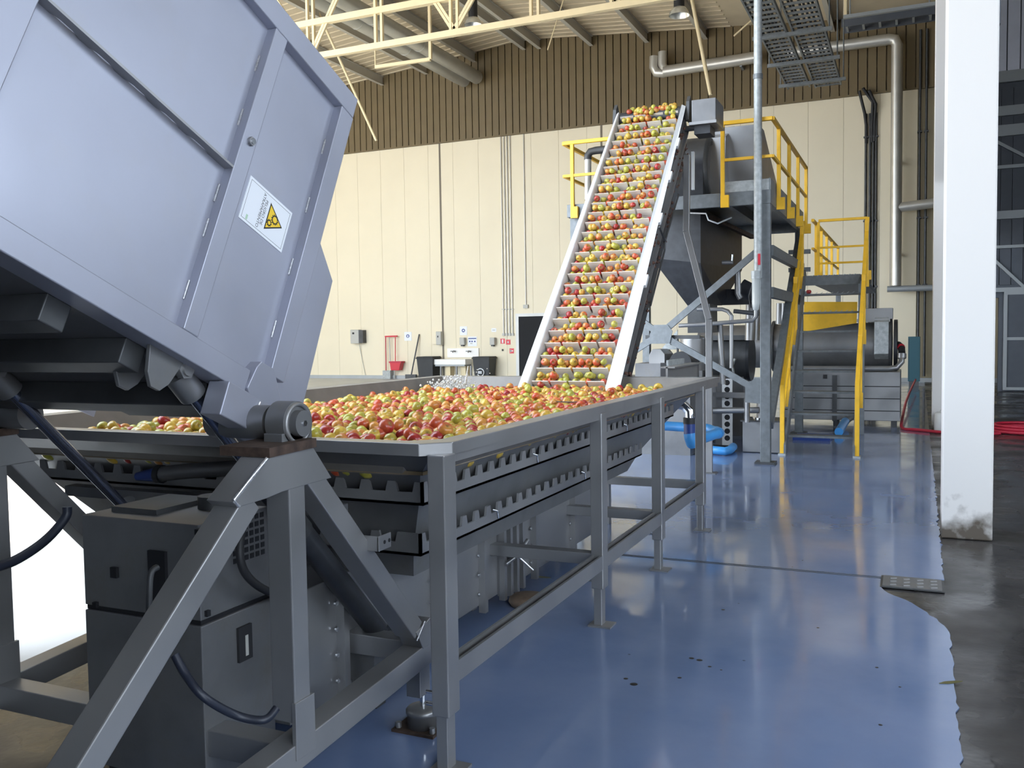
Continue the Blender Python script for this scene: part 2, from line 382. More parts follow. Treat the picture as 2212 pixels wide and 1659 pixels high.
# sheet ribs, as far as they can be told apart
for rf, xa, xb, ya in ((r1, -31.3, RX, 16.0), (r2, RX, -6.0, 16.0)):
    y = ya
    src = None
    while y < 33:
        if src is None:
            src = MB().prism([(xa, roof_z(xa) - 0.035), (xb, roof_z(xb) - 0.035), (xb, roof_z(xb) + 0.01), (xa, roof_z(xa) + 0.01)], 1, y, y + 0.09).obj('sheet_rib', 'roof_sheet', rf); y00 = y
        else: inst(src, rf, (0, y - y00, 0))
        y += 0.42
# purlins running towards the back wall
PORD = ('leftmost', 'second from left', 'third from left', 'fourth from left', 'fifth from left', 'sixth from left', 'seventh from left', 'eighth from left', 'ninth from left', 'rightmost')
for k, x in enumerate((-20.4, -18.3, -16.1, -13.95, -13.3, -11.2, -9.05, -6.9, -4.8, -2.6)):
    z = roof_z(x) - 0.05
    p = MB().box((x - 0.012, 14, z - 0.34), (x + 0.012, YW - 0.06, z)).box((x - 0.075, 14, z - 0.355), (x + 0.075, YW - 0.06, z - 0.34)).box((x - 0.075, 14, z - 0.015), (x + 0.075, YW - 0.06, z))
    o = p.obj('roof_purlin', 'purlin_paint')
    tag(o, 'cream steel roof purlin meeting the brown wall, ' + PORD[k] + ' under the roof', 'purlin', 'roof purlins')
# --- truss across the hall
TY = 21.6
zc = 9.75; zu = pt(640, 57, y=TY)[2]
tr = thing('roof_truss', 'cream welded steel roof truss crossing above the hall', 'roof truss', (-14, TY, zc))
xa, xb = -24.0, -2.0
box('bottom_chord', (xa, TY - 0.07, zc - 0.09), (xb, TY + 0.07, zc + 0.07), 'cream_steel', tr)
box('middle_chord', (xa, TY - 0.08, zu - 0.08), (-9.4, TY + 0.08, zu + 0.09), 'cream_steel', tr)
xs = [pt(px, 90, y=TY)[0] for px in (672, 819, 982, 1156, 1330, 1500)]
xs = [xs[0] - 2.3] + xs
for i, x in enumerate(xs):
    top = roof_z(x) - 0.05
    for s in (-0.10, 0.10):
        box('web_post', (x + s - 0.035, TY - 0.045, zc + 0.05), (x + s + 0.035, TY + 0.045, top), 'cream_steel', tr)
for i in range(len(xs) - 1):
    lo, hi = (xs[i], xs[i + 1])
    if i % 2 == 0: lo, hi = hi, lo
    for s in (-0.05, 0.05):
        xx = lo + (hi - lo) * 0.92
        beam('web_diagonal', (lo + s, TY, zc + 0.05), (xx + s, TY, roof_z(xx) - 0.1), 0.06, 0.07, 'cream_steel', tr)
# sloping braces between purlins and wall, thin cream rods
def rod(name, a, b, r, label, m_='cream_steel'):
    a = np.array(a, float); b = np.array(b, float)
    if a[2] > b[2]: a, b = b, a
    b = b + (b - a) * max(0.0, (roof_z(b[0]) - 0.10 - b[2]) / (b[2] - a[2]))
    tag(MB().cyl(a, b, r, n=8).obj(name, m_), label, 'brace rod')
rod('brace_rod', pt(747, 158, y=26), pt(813, 304, y=26.4), 0.045, 'cream knee rod hanging down beside the tilted steel hopper')
rod('brace_rod', pt(1183, 108, y=27), pt(1217, 0, y=27), 0.02, 'thin hanging rod left of the pendant lamp, against brown cladding')
rod('brace_rod', pt(1585, 78, y=30), pt(1622, 45, y=30), 0.03, 'thin slanting rod left of the tall water pipe under roof')
rod('brace_rod', pt(1495, 0, y=26), pt(1535, 205, y=26), 0.055, 'cream sloping rod passing behind the elevated horizontal pipe')
# hanging cable support frame under the truss
hf = thing('hanging_support', 'cream hanging pipe support frame under the ducts', 'pipe support', pt(870, 140, y=23))
a = pt(811, 145, y=23); b_ = pt(930, 128, y=23)
beam('cross_bar', a, b_, 0.09, 0.09, 'cream_steel', hf)
beam('hanger', b_, (b_[0], 23, roof_z(b_[0])), 0.08, 0.08, 'cream_steel', hf)
beam('hanger', a, (a[0], 23, roof_z(a[0])), 0.03, 0.03, 'cream_steel', hf)
# ducts
for k, (px, py) in enumerate(((975, 170), (1003, 163))):
    e = pt(px, py, y=31.5)
    r_ = 0.255
    d = thing('ventilation_duct', ('round grey ventilation duct, left one of the pair under roof', 'round grey ventilation duct, right one of the pair under roof')[k], 'duct', (e[0], 24, e[2] - r_), 'roof ducts')
    cyl('duct_barrel', (e[0], 12, e[2] + 0.2), (e[0], 32.6, e[2] + 0.2), r_, 'duct_metal', d, n=24)
    for y in (16, 19, 22, 25, 28):
        cyl('joint_band', (e[0], y, e[2] + 0.2), (e[0], y + 0.06, e[2] + 0.2), r_ + 0.012, 'duct_metal', d, n=24)
# pendant lamps; unlit, with plain metal reflectors
def pendant(px, py, y, label, lit=0.0):
    q = pt(px, py, y=y)
    L_ = thing('pendant_lamp', label, 'lamp', q, 'high bay lamps')
    MB().lathe(q, [(0.27, 0.0), (0.25, 0.09), (0.17, 0.2), (0.13, 0.22)], n=24).obj('reflector', 'lamp_reflector', L_)
    cyl('ballast', q + [0, 0, 0.2], q + [0, 0, 0.75], 0.14, 'rubber', L_, n=20)
    cyl('suspension', q + [0, 0, 0.75], (q[0], q[1], roof_z(q[0])), 0.02, 'cream_steel', L_, n=8)
pendant(1467, 34, 24, 'white pendant high bay lamp hanging at the top centre right')
pendant(1022, 54, 25, 'dark pendant high bay lamp half hidden behind the truss')
# --- corridor on the right: end wall with sliding door and framing
YE = 28.5
we = MB().box((0.66, YE, -0.2), (1.98, YE + 0.25, 11.5)).box((2.14, YE, -0.2), (8.0, YE + 0.25, 11.5)).box((1.98, YE, 2.6), (2.14, YE + 0.25, 11.5)).obj('wall_corridor', 'dark_cladding'); tag(we, kind='structure')
for k in range(24):
    a = 0.97 + k * 0.29
    MB().box((a + 0.012, YE - 0.05, 2.95), (a + 0.278, YE, 8.3)).obj('cladding_board', 'dark_cladding', we)
for k in range(22):
    a = 0.97 + k * 0.32
    MB().box((a + 0.015, YE - 0.09, 8.75), (a + 0.305, YE, 12.2)).obj('upper_cladding_board', 'blue_cladding', we)
for z, h in ((8.45, 0.3), (7.55, 0.26), (7.0, 0.3), (6.12, 0.09), (4.75, 0.22), (3.95, 0.08), (2.75, 0.12)):
    box('girt', (0.95, YE - 0.16, z), (8.0, YE - 0.02, z + h), 'grey_frame', we)
beam('diagonal', (1.9, YE - 0.1, 6.95), (3.1, YE - 0.1, 6.15), 0.08, 0.08, 'grey_frame', we)
beam('diagonal', (1.9, YE - 0.1, 3.75), (2.75, YE - 0.1, 2.85), 0.08, 0.08, 'grey_frame', we)
d2 = box('door_2', (2.33, YE - 0.14, 0.06), (5.3, YE - 0.06, 2.7), 'dark_cladding'); tag(d2, kind='structure')
for lo, hi in (((2.25, 0.04), (2.34, 2.75)), ((5.25, 0.04), (5.34, 2.75))):
    box('stile', (lo[0], YE - 0.17, lo[1]), (hi[0], YE - 0.05, hi[1]), 'grey_frame', d2)
for z in (0.04, 1.42, 2.67):
    box('rail', (2.25, YE - 0.165, z), (5.34, YE - 0.05, z + 0.08), 'grey_frame', d2)
# ================================================================== wash tank
TXR, TXL, TYF, TYB, TZ = -1.68, -4.72, 3.08, 8.62, 1.33
WZ = 1.19                                    # water level
FW = 0.11                                    # flange width
tank = thing('wash_tank', 'long stainless steel wash tank full of floating apples', 'tank', (-3.2, 5.8, 0))
CH = 0.10
def ring(ins, z):
    """chamfered rectangle of the rim, inset by ins"""
    a, b_, c, d = TXL + ins, TXR - ins, TYF + ins, TYB - ins
    ch = CH
    return [(b_ - ch, c, z), (b_, c + ch, z), (b_, d, z), (a, d, z), (a, c + ch, z), (a + ch, c, z)]
mb = MB()
R0, R1, R2, R3 = ring(0, TZ - 0.05), ring(0, TZ), ring(FW, TZ - 0.004), ring(FW + 0.09, 1.165)
n6 = 6
mb.add(R0 + R1 + R2, [(i, (i+1) % n6, n6 + (i+1) % n6, n6 + i) for i in range(n6)] + [(n6 + i, n6 + (i+1) % n6, 2*n6 + (i+1) % n6, 2*n6 + i) for i in range(n6)])
mb.add(ring(0, TZ - 0.05) + ring(FW - 0.02, TZ - 0.05), [(i, n6 + i, n6 + (i+1) % n6, (i+1) % n6) for i in range(n6)])
rim = mb.obj('rim', 'stainless', tank, bevel=0.004)
MB().add(R2 + R3, [(i, (i+1) % n6, n6 + (i+1) % n6, n6 + i) for i in range(n6)]).obj('inner_wall', 'tank_liner', tank)
# deeper skirt plate below the rim along the right side
box('skirt', (TXR - 0.035, TYF + 0.10, TZ - 0.085), (TXR - 0.012, TYB - 0.05, TZ - 0.049), 'stainless', tank)
# body: hopper sides
def shell(z, xr, yf, yb, xl): return [(xr, yf, z), (xr, yb, z), (xl, yb, z), (xl, yf, z)]
S = [shell(TZ - 0.05, TXR - 0.09, TYF + 0.09, TYB - 0.03, TXL + 0.05), shell(1.165, TXR - 0.225, TYF + 0.225, TYB - 0.20, TXL + 0.22), shell(1.03, -1.99, 3.44, 8.1, -4.35), shell(0.79, -2.06, 3.50, 7.2, -3.95), shell(0.66, -2.08, 3.53, 6.9, -3.6)]
v = [p for s_ in S for p in s_]
mb = MB(); mb.add(v, [(4*k + i, 4*k + 4 + i, 4*k + 4 + (i+1) % 4, 4*k + (i+1) % 4) for k in range(4) for i in range(4)] + [(16, 19, 18, 17)])
mb.obj('body', 'stainless_dull', tank)
# notched stiffener ribs along the side and the front
def notched(length, h, pitch, gap, depth):
    pts_ = [(0, 0), (length, 0)]
    s_ = length
    top = []
    k = 0.04
    top.append((0, h))
    while k + gap < length - 0.02:
        top += [(k, h), (k + 0.012, h - depth), (k + gap - 0.012, h - depth), (k + gap, h)]; k += pitch
    top.append((length, h))
    return pts_ + top[::-1]
def rib_side(y0, y1, x, z, h):
    pr_ = notched(y1 - y0, h, 0.135, 0.095, 0.045)
    MB().prism([(y0 + a, z + c) for a, c in pr_], 0, x - 0.012, x).box((x - 0.09, y0, z), (x, y1, z + 0.012)).obj('notched_rib', 'stainless', tank)
def rib_front(x0_, x1_, y, z, h):
    pr_ = notched(x1_ - x0_, h, 0.135, 0.095, 0.045)
    MB().prism([(x0_ + a, z + c) for a, c in pr_], 1, y, y + 0.012).box((x0_, y, z), (x1_, y + 0.09, z + 0.012)).obj('notched_rib', 'stainless', tank)
rib_side(3.34, 7.75, -1.915, 1.028, 0.10)
rib_front(-4.25, -1.915, 3.34, 1.028, 0.10)
rib_side(3.42, 6.95, -1.975, 0.785, 0.10)
rib_front(-3.85, -1.975, 3.42, 0.785, 0.10)
# clip handles on the ribs
for y in (4.55, 6.25):
    tube('rib_clip', [(-1.91, y, 1.10), (-1.89, y + 0.02, 1.09), (-1.895, y + 0.035, 1.05)], 0.006, 'chrome', tank, n=6)
for y in (4.15, 5.5):
    tube('rib_clip', [(-1.97, y, 0.86), (-1.95, y + 0.02, 0.85), (-1.955, y + 0.035, 0.81)], 0.006, 'chrome', tank, n=6)
# legs with adjustable feet
for y in (3.14, 5.09, 6.46, 7.9):
    lg = box('leg', (TXR - 0.07, y - 0.05, 0.235), (TXR + 0.006, y + 0.05, TZ - 0.045), 'stainless', tank, bevel=0.005)
    box('leg_foot_tube', (TXR - 0.06, y - 0.035, 0.012), (TXR - 0.01, y + 0.035, 0.30), 'stainless', lg, bevel=0.003)
    box('foot_plate', (TXR - 0.09, y - 0.06, 0.004), (TXR + 0.05, y + 0.06, 0.014), 'stainless', lg)
    for z in (0.27, 0.32):
        cyl('clamp_bolt', (TXR - 0.11, y - 0.02, z), (TXR - 0.05, y - 0.02, z), 0.008, 'chrome', lg, n=8)
for y in (3.14, 5.09, 6.46, 7.9):
    box('far_leg', (TXL + 0.0, y - 0.04, 0.004), (TXL + 0.07, y + 0.04, TZ - 0.045), 'stainless', tank)
# stretchers: one long channel on the near side, short ones across
ys_ = (3.19, 5.04), (5.14, 6.41), (6.51, 7.85)
for a, b_ in ys_:
    MB().box((TXR - 0.06, a, 0.36), (TXR - 0.048, b_, 0.44)).box((TXR - 0.06, a, 0.352), (TXR + 0.002, b_, 0.362)).obj('long_stretcher', 'stainless', tank)
    MB().box((TXR - 0.01, a, 0.36), (TXR + 0.004, b_, 0.44)).obj('long_stretcher', 'stainless', tank)
for y in (5.09, 6.46, 7.9):
    box('cross_stretcher', (-2.62, y - 0.04, 0.375), (TXR - 0.06, y + 0.04, 0.445), 'stainless', tank, bevel=0.003)
    box('inner_post', (-2.62, y - 0.035, 0.004), (-2.55, y + 0.035, 0.9), 'stainless', tank, bevel=0.003)
# second rail at the far end, wall of the elevator pit
ptk = [(-2.2, 8.64), (-2.2, 11.3)]
pw = box('pit_wall', (-2.21, 8.64, 1.12), (-2.19, 9.95, 1.42), 'stainless', tank)
box('pit_lip', (-2.26, 8.64, 1.41), (-2.12, 9.95, 1.425), 'stainless', tank)
box('pit_guard', (-2.27, 8.9, 1.425), (-2.25, 9.6, 1.48), 'galvanised_sheet', tank)
box('pit_end', (-2.6, 9.93, 1.12), (-2.2, 9.95, 1.42), 'stainless_dull', tank)
# water surface
w = MB().box((TXL + FW + 0.085, TYF + FW + 0.085, WZ - 0.02), (TXR - FW - 0.085, TYB - FW - 0.085, WZ - 0.004)).obj('tank_water', 'water'); tag(w, 'murky wash water surface between the apples in the tank', 'water', kind='stuff')
# recirculation box under the tank
rb = thing('recirculation_box', 'low stainless recirculation box on the floor beneath the wash tank', 'water box', (-3.1, 5.0, 0))
XB = -2.42
box('shell', (-3.15, 3.05, 0.10), (XB, 7.0, 0.655), 'stainless', rb, bevel=0.004)
for y in (3.42, 4.30, 4.9, 5.72, 6.5):
    box('flange', (XB, y - 0.02, 0.06), (XB + 0.045, y + 0.02, 0.66), 'stainless', rb)
    for z in (0.18, 0.30, 0.42, 0.54): cyl('bolt', (XB + 0.012, y - 0.04, z), (XB + 0.022, y - 0.04, z), 0.012, 'chrome', rb, n=8)
dg = box('inspection_gate', (XB, 5.15, 0.09), (XB + 0.012, 5.50, 0.62), 'stainless_dull', rb)
for k in range(4): box('gate_bar', (XB + 0.006, 5.16 + k * 0.10, 0.06), (XB + 0.05, 5.195 + k * 0.10, 0.63), 'stainless', dg, bevel=0.002)
tube('gate_latch', [(XB + 0.06, 5.15, 0.30), (XB + 0.09, 5.25, 0.33), (XB + 0.10, 5.42, 0.40)], 0.014, 'stainless', dg, n=8)
tube('gate_latch', [(XB + 0.08, 5.30, 0.32), (XB + 0.16, 5.36, 0.22)], 0.007, 'chrome', dg, n=6)
for y in (3.4, 6.7): box('foot', (XB - 0.15, y - 0.05, 0.004), (XB - 0.05, y + 0.05, 0.11), 'stainless_dull', rb)
pk = MB().lathe((-2.27, 5.30, 0.005), [(0.02, 0), (0.115, 0.004), (0.13, 0.03), (0.12, 0.06), (0.06, 0.075), (0.0, 0.078)], n=24).obj('rubber_foot_pad', 'puck'); tag(pk, 'brown round rubber pad lying on blue floor under tank', 'rubber pad')
# ================================================================== bin tipper: fixed frame
FX = -1.965                                   # outer face of the near side frame
FT = 0.10                                     # depth of its tubes
frame = thing('bin_tipper', 'stainless steel support frame of the bin tipper with slanting legs', 'bin tipper', (-2.8, 2.6, 0))
def f2(px, py, x=FX): p = pt(px, py, x=x); return np.array([p[1], p[2]])
def slant(name, a, b_, w, x, m_='stainless'):
    """rectangular tube in the plane x, centre line a-b in (y, z), outer face at x"""
    d = b_ - a; d = d / np.linalg.norm(d); nn = np.array([-d[1], d[0]]) * w / 2
    return MB().prism([tuple(a + nn), tuple(b_ + nn), tuple(b_ - nn), tuple(a - nn)], 0, x - FT, x).obj(name, m_, frame, bevel=0.005)
P_gus = [(576, 985), (672, 963), (714, 1032), (660, 1047), (608, 1062), (575, 1076), (513, 1096), (500, 1085)]
legL = (f2(548, 1080), f2(196, 1659) + (f2(196, 1659) - f2(548, 1080)) * 0.42)
post = (f2(628, 1050), f2(655, 1530) - np.array([0, 0.04]))
legR = (f2(672, 1020), f2(905, 1362))
y0b, y1b = 1.15, 3.64
zb = lambda y: 0.386 + (y - 3.395) * 0.063
gz = [f2(*p) for p in P_gus]
for side, x in (('near', FX), ('far', -3.50)):
    o = MB().prism([tuple(q) for q in gz], 0, x - FT - 0.004, x + 0.006).obj('gusset_plate', 'stainless', frame, bevel=0.003)
    slant('slanting_leg', *legL, 0.085, x)
    slant('slanting_leg', *legR, 0.085, x)
    pst = MB().box((x - FT, post[1][0] - 0.045, post[1][1]), (x, post[1][0] + 0.045, post[0][1])).obj('upright_post', 'stainless', frame, bevel=0.005)
    MB().prism([(y0b, zb(y0b)), (y1b, zb(y1b)), (y1b, zb(y1b) - 0.10), (y0b, zb(y0b) - 0.10)], 0, x - FT, x).obj('base_beam', 'stainless', frame, bevel=0.004)
    MB().box((x - 0.012, post[1][0] - 0.05, post[1][1] - 0.13), (x + 0.006, post[1][0] + 0.06, post[1][1] + 0.075)).obj('splice_plate', 'stainless', frame, bevel=0.002)
    # bearing seat
    pz = (gz[0][1] + gz[1][1]) / 2
    MB().prism([(gz[0][0] - 0.01, gz[0][1] - 0.004), (gz[1][0] + 0.005, gz[1][1] - 0.004), (gz[1][0] + 0.005, gz[1][1] + 0.028), (gz[0][0] - 0.01, gz[0][1] + 0.028)], 0, x - 0.19, x + 0.02).obj('bearing_seat', 'rusty', frame)
MB().tube([(FX + 0.006, *(gz[0] + [-0.002, -0.004])), (FX + 0.006, *(gz[7] + [0.004, 0.006])), (FX + 0.006, *(gz[6] + [0.0, 0.004]))], 0.007, 6).obj('weld_seam', 'weld', frame)
MB().tube([(FX + 0.006, *gz[0]), (FX + 0.008, *gz[1])], 0.006, 6).obj('weld_seam', 'weld', frame)
q0, q1 = f2(916, 1342), f2(899, 1384)
MB().tube([(FX + 0.003, *q0), (FX + 0.003, *q1)], 0.004, 6).obj('weld_seam', 'weld', frame)
# corner gusset between slanting leg and base beam
c0 = f2(905, 1362)
MB().prism([(c0[0] - 0.03, c0[1] - 0.0), (c0[0] + 0.10, c0[1] + 0.03), (c0[0] + 0.16, zb(3.45)), (c0[0] + 0.03, zb(3.45) - 0.01)], 0, FX - FT, FX + 0.004).obj('corner_plate', 'stainless', frame, bevel=0.003)
# cross members
for y, z0, z1 in ((post[1][0], 0.22, 0.32), (1.45, 0.15, 0.245), (3.52, 0.28, 0.375), (2.2, 0.62, 0.70)):
    if z0 == 0.62: continue
    box('cross_beam', (-3.50, y - 0.05, z0), (FX - FT, y + 0.05, z1), 'stainless', frame, bevel=0.004)
# small drilled bracket on the slanting leg
b0 = f2(808, 1168); br = box('drilled_bracket', (FX - 0.02, b0[0] - 0.05, b0[1] - 0.03), (FX + 0.055, b0[0] - 0.042, b0[1] + 0.03), 'stainless', frame, bevel=0.002)
b2_ = box('bracket_flange', (FX + 0.045, b0[0] - 0.05, b0[1] - 0.03), (FX + 0.052, b0[0] + 0.045, b0[1] + 0.03), 'stainless', frame, bevel=0.002)
for dy in (-0.005, 0.03): cyl('bracket_hole', (FX + 0.05, b0[0] + dy, b0[1]), (FX + 0.0535, b0[0] + dy, b0[1]), 0.008, 'ink', b2_, n=12)
# load cell feet under the base beams
for x in (FX - 0.05, -3.55):
    for y in (3.44,):
        lf = box('foot_block', (x - 0.035, y - 0.045, 0.155), (x + 0.035, y + 0.045, 0.287), 'stainless', frame, bevel=0.003)
        MB().cyl((x + 0.02, y, 0.09), (x + 0.02, y, 0.16), 0.012, n=10).obj('screw', 'chrome', lf)
        MB().lathe((x + 0.02, y, 0.015), [(0.0, 0), (0.07, 0.0), (0.068, 0.055), (0.075, 0.06), (0.075, 0.075), (0.066, 0.085), (0.03, 0.088), (0.0, 0.09)], n=28).obj('load_cell', 'stainless', lf)
        box('base_plate', (x - 0.09, y - 0.09, 0.004), (x + 0.12, y + 0.09, 0.016), 'rusty', lf)
        for dx, dy in ((-0.07, -0.06), (0.1, 0.06), (-0.07, 0.06), (0.1, -0.06)): cyl('anchor_bolt', (x + dx, y + dy, 0.016), (x + dx, y + dy, 0.04), 0.014, 'stainless', lf, n=6)
# pivot bearings on the frame
HY, HZ = 2.60, 1.452
for x, s in ((FX - 0.06, 1), (-3.60, 1)):
    MB().cyl((x - 0.05, HY, HZ), (x + 0.03, HY, HZ), 0.078, n=32).box((x - 0.05, HY - 0.085, HZ - 0.075), (x + 0.03, HY + 0.085, HZ - 0.03)).obj('pillow_bearing', 'stainless_dull', frame, bevel=0.003)
    MB().lathe((x + 0.03, HY, HZ), [(0.074, 0.0), (0.074, 0.01), (0.064, 0.012), (0.06, 0.004)], axis=0, n=32).obj('bearing_ring', 'stainless', frame)
    MB().cyl((x + 0.0, HY, HZ), (x + 0.06, HY, HZ), 0.047, n=28).obj('shaft_end', 'stainless_dull', frame, bevel=0.003)
    cyl('grease_screw', (x + 0.055, HY + 0.0, HZ), (x + 0.066, HY, HZ), 0.011, 'chrome', frame, n=6)
# ---------------- hydraulic rams
def ram(x, label):
    a = pt(373, 797, x=-2.32); e = pt(822, 1370, x=-2.32)
    a = np.array([x, a[1], a[2]]); e = np.array([x, e[1], e[2]]); d = (e - a) / np.linalg.norm(e - a)
    r = thing('hydraulic_ram', label, 'hydraulic ram', (x, e[1], e[2]), 'hydraulic rams')
    Lr = np.linalg.norm(e - a)
    MB().cyl(a + d * 0.09, a + d * (Lr * 0.52), 0.024, n=20).obj('piston_rod', 'rod', r)
    MB().cyl(a + d * 0.02, a + d * 0.13, 0.048, n=20).obj('rod_eye', 'stainless_dull', r, bevel=0.004)
    MB().cyl(a + np.array([-0.06, 0, 0]), a + np.array([0.075, 0, 0]), 0.024, n=20).obj('rod_pin', 'stainless', r)
    MB().cyl(a + np.array([0.04, 0, 0]), a + np.array([0.066, 0, 0]), 0.036, n=6).obj('rod_pin_nut', 'stainless', r)
    MB().cyl(a + d * (Lr * 0.50), e - d * 0.03, 0.052, n=24).obj('barrel', 'black_steel', r)
    MB().cyl(a + d * (Lr * 0.49), a + d * (Lr * 0.53), 0.058, n=24).obj('gland', 'dark_steel', r)
    MB().cyl(e - np.array([0.05, 0, 0]), e + np.array([0.05, 0, 0]), 0.05, n=20).obj('base_eye', 'black_steel', r)
    cyl('base_pin', e - np.array([0.07, 0, 0]), e + np.array([0.065, 0, 0]), 0.024, 'stainless_dull', r)
    return a, e
ra, re_ = ram(-2.32, 'black and steel hydraulic ram lifting the near side of the hopper')
ram(-3.25, 'dark hydraulic ram on the far left side under the hopper')
# base bracket of the near ram
rbk = thing('ram_base_bracket', 'dirty steel bracket beam holding the foot of the hydraulic ram', 'bracket', (-2.7, re_[1], 0.004))
box('bracket_beam', (-3.4, re_[1] - 0.12, 0.14), (-2.28, re_[1] + 0.04, 0.32), 'stainless_dull', rbk, bevel=0.004)
box('clevis', (-2.40, re_[1] - 0.09, 0.30), (-2.382, re_[1] + 0.04, re_[2] + 0.02), 'stainless_dull', rbk)
box('clevis', (-2.262, re_[1] - 0.09, 0.30), (-2.244, re_[1] + 0.04, re_[2] + 0.02), 'stainless_dull', rbk)
box('pedestal', (-3.3, re_[1] - 0.08, 0.004), (-2.3, re_[1] + 0.0, 0.14), 'dark_steel', rbk)
for y, z, r_ in ((re_[1] - 0.05, 0.50, 0.028), (re_[1] + 0.02, 0.40, 0.022)):
    tube('pipe_fitting', [(-3.3, y, z), (-2.9, y, z), (-2.72, y - 0.02, z), (-2.64, y - 0.02, z - 0.05), (-2.62, y - 0.02, z - 0.16)], r_, 'dark_steel', rbk, n=10)
cyl('valve', (-2.86, re_[1] - 0.05, 0.46), (-2.70, re_[1] - 0.05, 0.53), 0.05, 'black_steel', rbk)
# ================================================================== tilting bucket
BX = -2.20
bk = thing('tipping_hopper', 'large tilted stainless steel hopper of the bin tipper', 'hopper', (BX, HY, HZ), rotx=math.radians(-25))
def lb(name, x0_, x1_, u0, u1, v0, v1, m_='stainless_sheet', par=bk, bev=0.004): return box(name, (x0_, u0, v0), (x1_, u1, v1), m_, par, bev, local=True)
FRX = -1.25                                   # far side of the bucket
UL = -1.36
lb('side_panel', -0.052, -0.04, UL, 0.10, 0.10, 1.50, bev=0)
lb('side_panel', FRX, FRX + 0.012, UL, 0.10, 0.10, 1.50, bev=0)
lb('bottom_rail', -0.10, 0.0, UL - 0.2, -0.072, 0.085, 0.172)
lb('top_rail', -0.10, 0.0, UL - 0.2, 0.12, 1.42, 1.517)
lb('front_stile', -0.10, 0.0, 0.032, 0.122, 0.20, 1.42)
lb('middle_stile', -0.06, 0.0, -0.43, -0.357, 0.172, 1.42)
lb('rear_stile', -0.06, 0.0, UL, -1.256, 0.172, 1.42)
for k, (a, b_) in enumerate(((0.085, 0.172), (1.42, 1.517))): lb('far_rail', FRX - 0.04, FRX + 0.06, UL - 0.2, 0.12, a, b_)
lb('far_stile', FRX - 0.04, FRX + 0.06, 0.032, 0.122, 0.17, 1.42)
# shelf angle welded on with gaps
out = [(0.0, -1.256), (0.0, -0.43), (-0.04, -0.43)]
for u1_, u0_ in ((-0.521, -0.630), (-0.664, -0.770), (-0.808, -0.914), (-0.952, -1.054), (-1.093, -1.196)):
    out += [(-0.04, u1_), (-0.034, u1_ - 0.01), (-0.030, u1_ - 0.03), (-0.030, u0_ + 0.03), (-0.034, u0_ + 0.01), (-0.04, u0_)]
out += [(-0.04, -1.256)]
MB().prism(out, 2, 0.797, 0.806).obj('shelf_angle', 'stainless', bk, local=True)
bl = MB().cyl((-0.002, -0.39, 0.936), (0.012, -0.39, 0.936), 0.017, n=6).obj('bolt', 'stainless', bk, local=True)
cy = MB().cyl((0.012, -0.39, 0.936), (0.017, -0.39, 0.936), 0.011, n=14).obj('bolt_end', 'chrome', bl, local=True)
# stitch welds along the panel edges
for u, vs_ in ((-0.434, (0.28, 0.52, 0.66, 0.98, 1.22)), (0.028, (0.35, 0.62, 0.90, 1.18))):
    for v_ in vs_: MB().tube([(-0.037, u, v_), (-0.037, u, v_ + 0.07)], 0.004, 6).obj('stitch_weld', 'weld', bk, local=True)
# discharge spout
sp = [(0.05, 1.46), (0.112, 1.46), (0.145, 1.236), (0.20, 0.871), (0.345, 0.760), (0.36, 0.0), (0.15, -0.05), (0.05, -0.05)]
MB().prism(sp, 0, -0.085, -0.075).obj('spout_side', 'stainless_sheet', bk, local=True)
MB().prism([(a, max(b_, 0.12)) for a, b_ in sp[:6]] + [(0.05, 0.12)], 0, FRX + 0.02, FRX + 0.03).obj('spout_side', 'stainless_sheet', bk, local=True)
lb('spout_floor', -0.85, -0.085, 0.07, 0.22, 0.085, 0.097, 'dark_steel', bev=0)
# floor and its cross members, back wall
lb('floor_plate', FRX, -0.05, UL - 0.2, 0.08, 0.088, 0.10, 'stainless_dull', bev=0)
lb('back_wall', FRX, -0.05, UL - 0.2, UL - 0.19, 0.10, 1.45, 'stainless_dull', bev=0)
for u in (-1.3, -0.86, -0.55, -0.16): lb('cross_member', FRX, -0.10, u, u + 0.09, 0.0, 0.088, 'dark_steel')
# hinge lug, shaft and corner plate
lb('hinge_lug', -0.06, 0.03, -0.194, 0.035, -0.042, 0.082)
MB().prism([(-0.078, 0.104), (-0.06, 0.19), (-0.042, 0.22), (0.035, 0.222), (0.14, 0.10), (0.15, 0.0), (0.05, -0.03)], 0, -0.06, 0.012).obj('corner_plate', 'stainless_sheet', bk, bevel=0.003, local=True)
MB().cyl((-0.17, 0, 0), (0.10, 0, 0), 0.062, n=24).obj('hinge_tube', 'stainless_dull', bk, local=True)
MB().cyl((FRX - 0.15, 0, 0), (FRX + 0.1, 0, 0), 0.062, n=24).obj('hinge_tube', 'stainless_dull', bk, local=True)
for v0_, v1_ in ((-0.04, 0.07),): MB().tube([(0.032, -0.035, v0_), (0.033, -0.02, v1_)], 0.005, 6).obj('stitch_weld', 'weld', bk, local=True)
# clevis for the ram
for x in (-0.20, -0.062): MB().prism([(-0.50, 0.09), (-0.34, 0.09), (-0.375, -0.005), (-0.405, -0.04), (-0.445, -0.04), (-0.475, 0.0)], 0, x, x + 0.016).obj('ram_clevis', 'stainless_dull', bk, bevel=0.002, local=True)
# warning sign on the side panel
sg = lb('warning_sign', -0.040, -0.0375, -0.304, -0.042, 0.677, 0.854, 'sign_white', bev=0)
sx = -0.0372
def bord(u0, u1, v0, v1, t):
    mb = MB()
    for a, b_, c, d in ((u0, u1, v0, v0 + t), (u0, u1, v1 - t, v1), (u0, u0 + t, v0, v1), (u1 - t, u1, v0, v1)): mb.box((sx - 0.0004, a, c), (sx, b_, d))
    return mb
bord(-0.294, -0.052, 0.687, 0.844, 0.0012).obj('border_line', 'ink', sg, local=True)
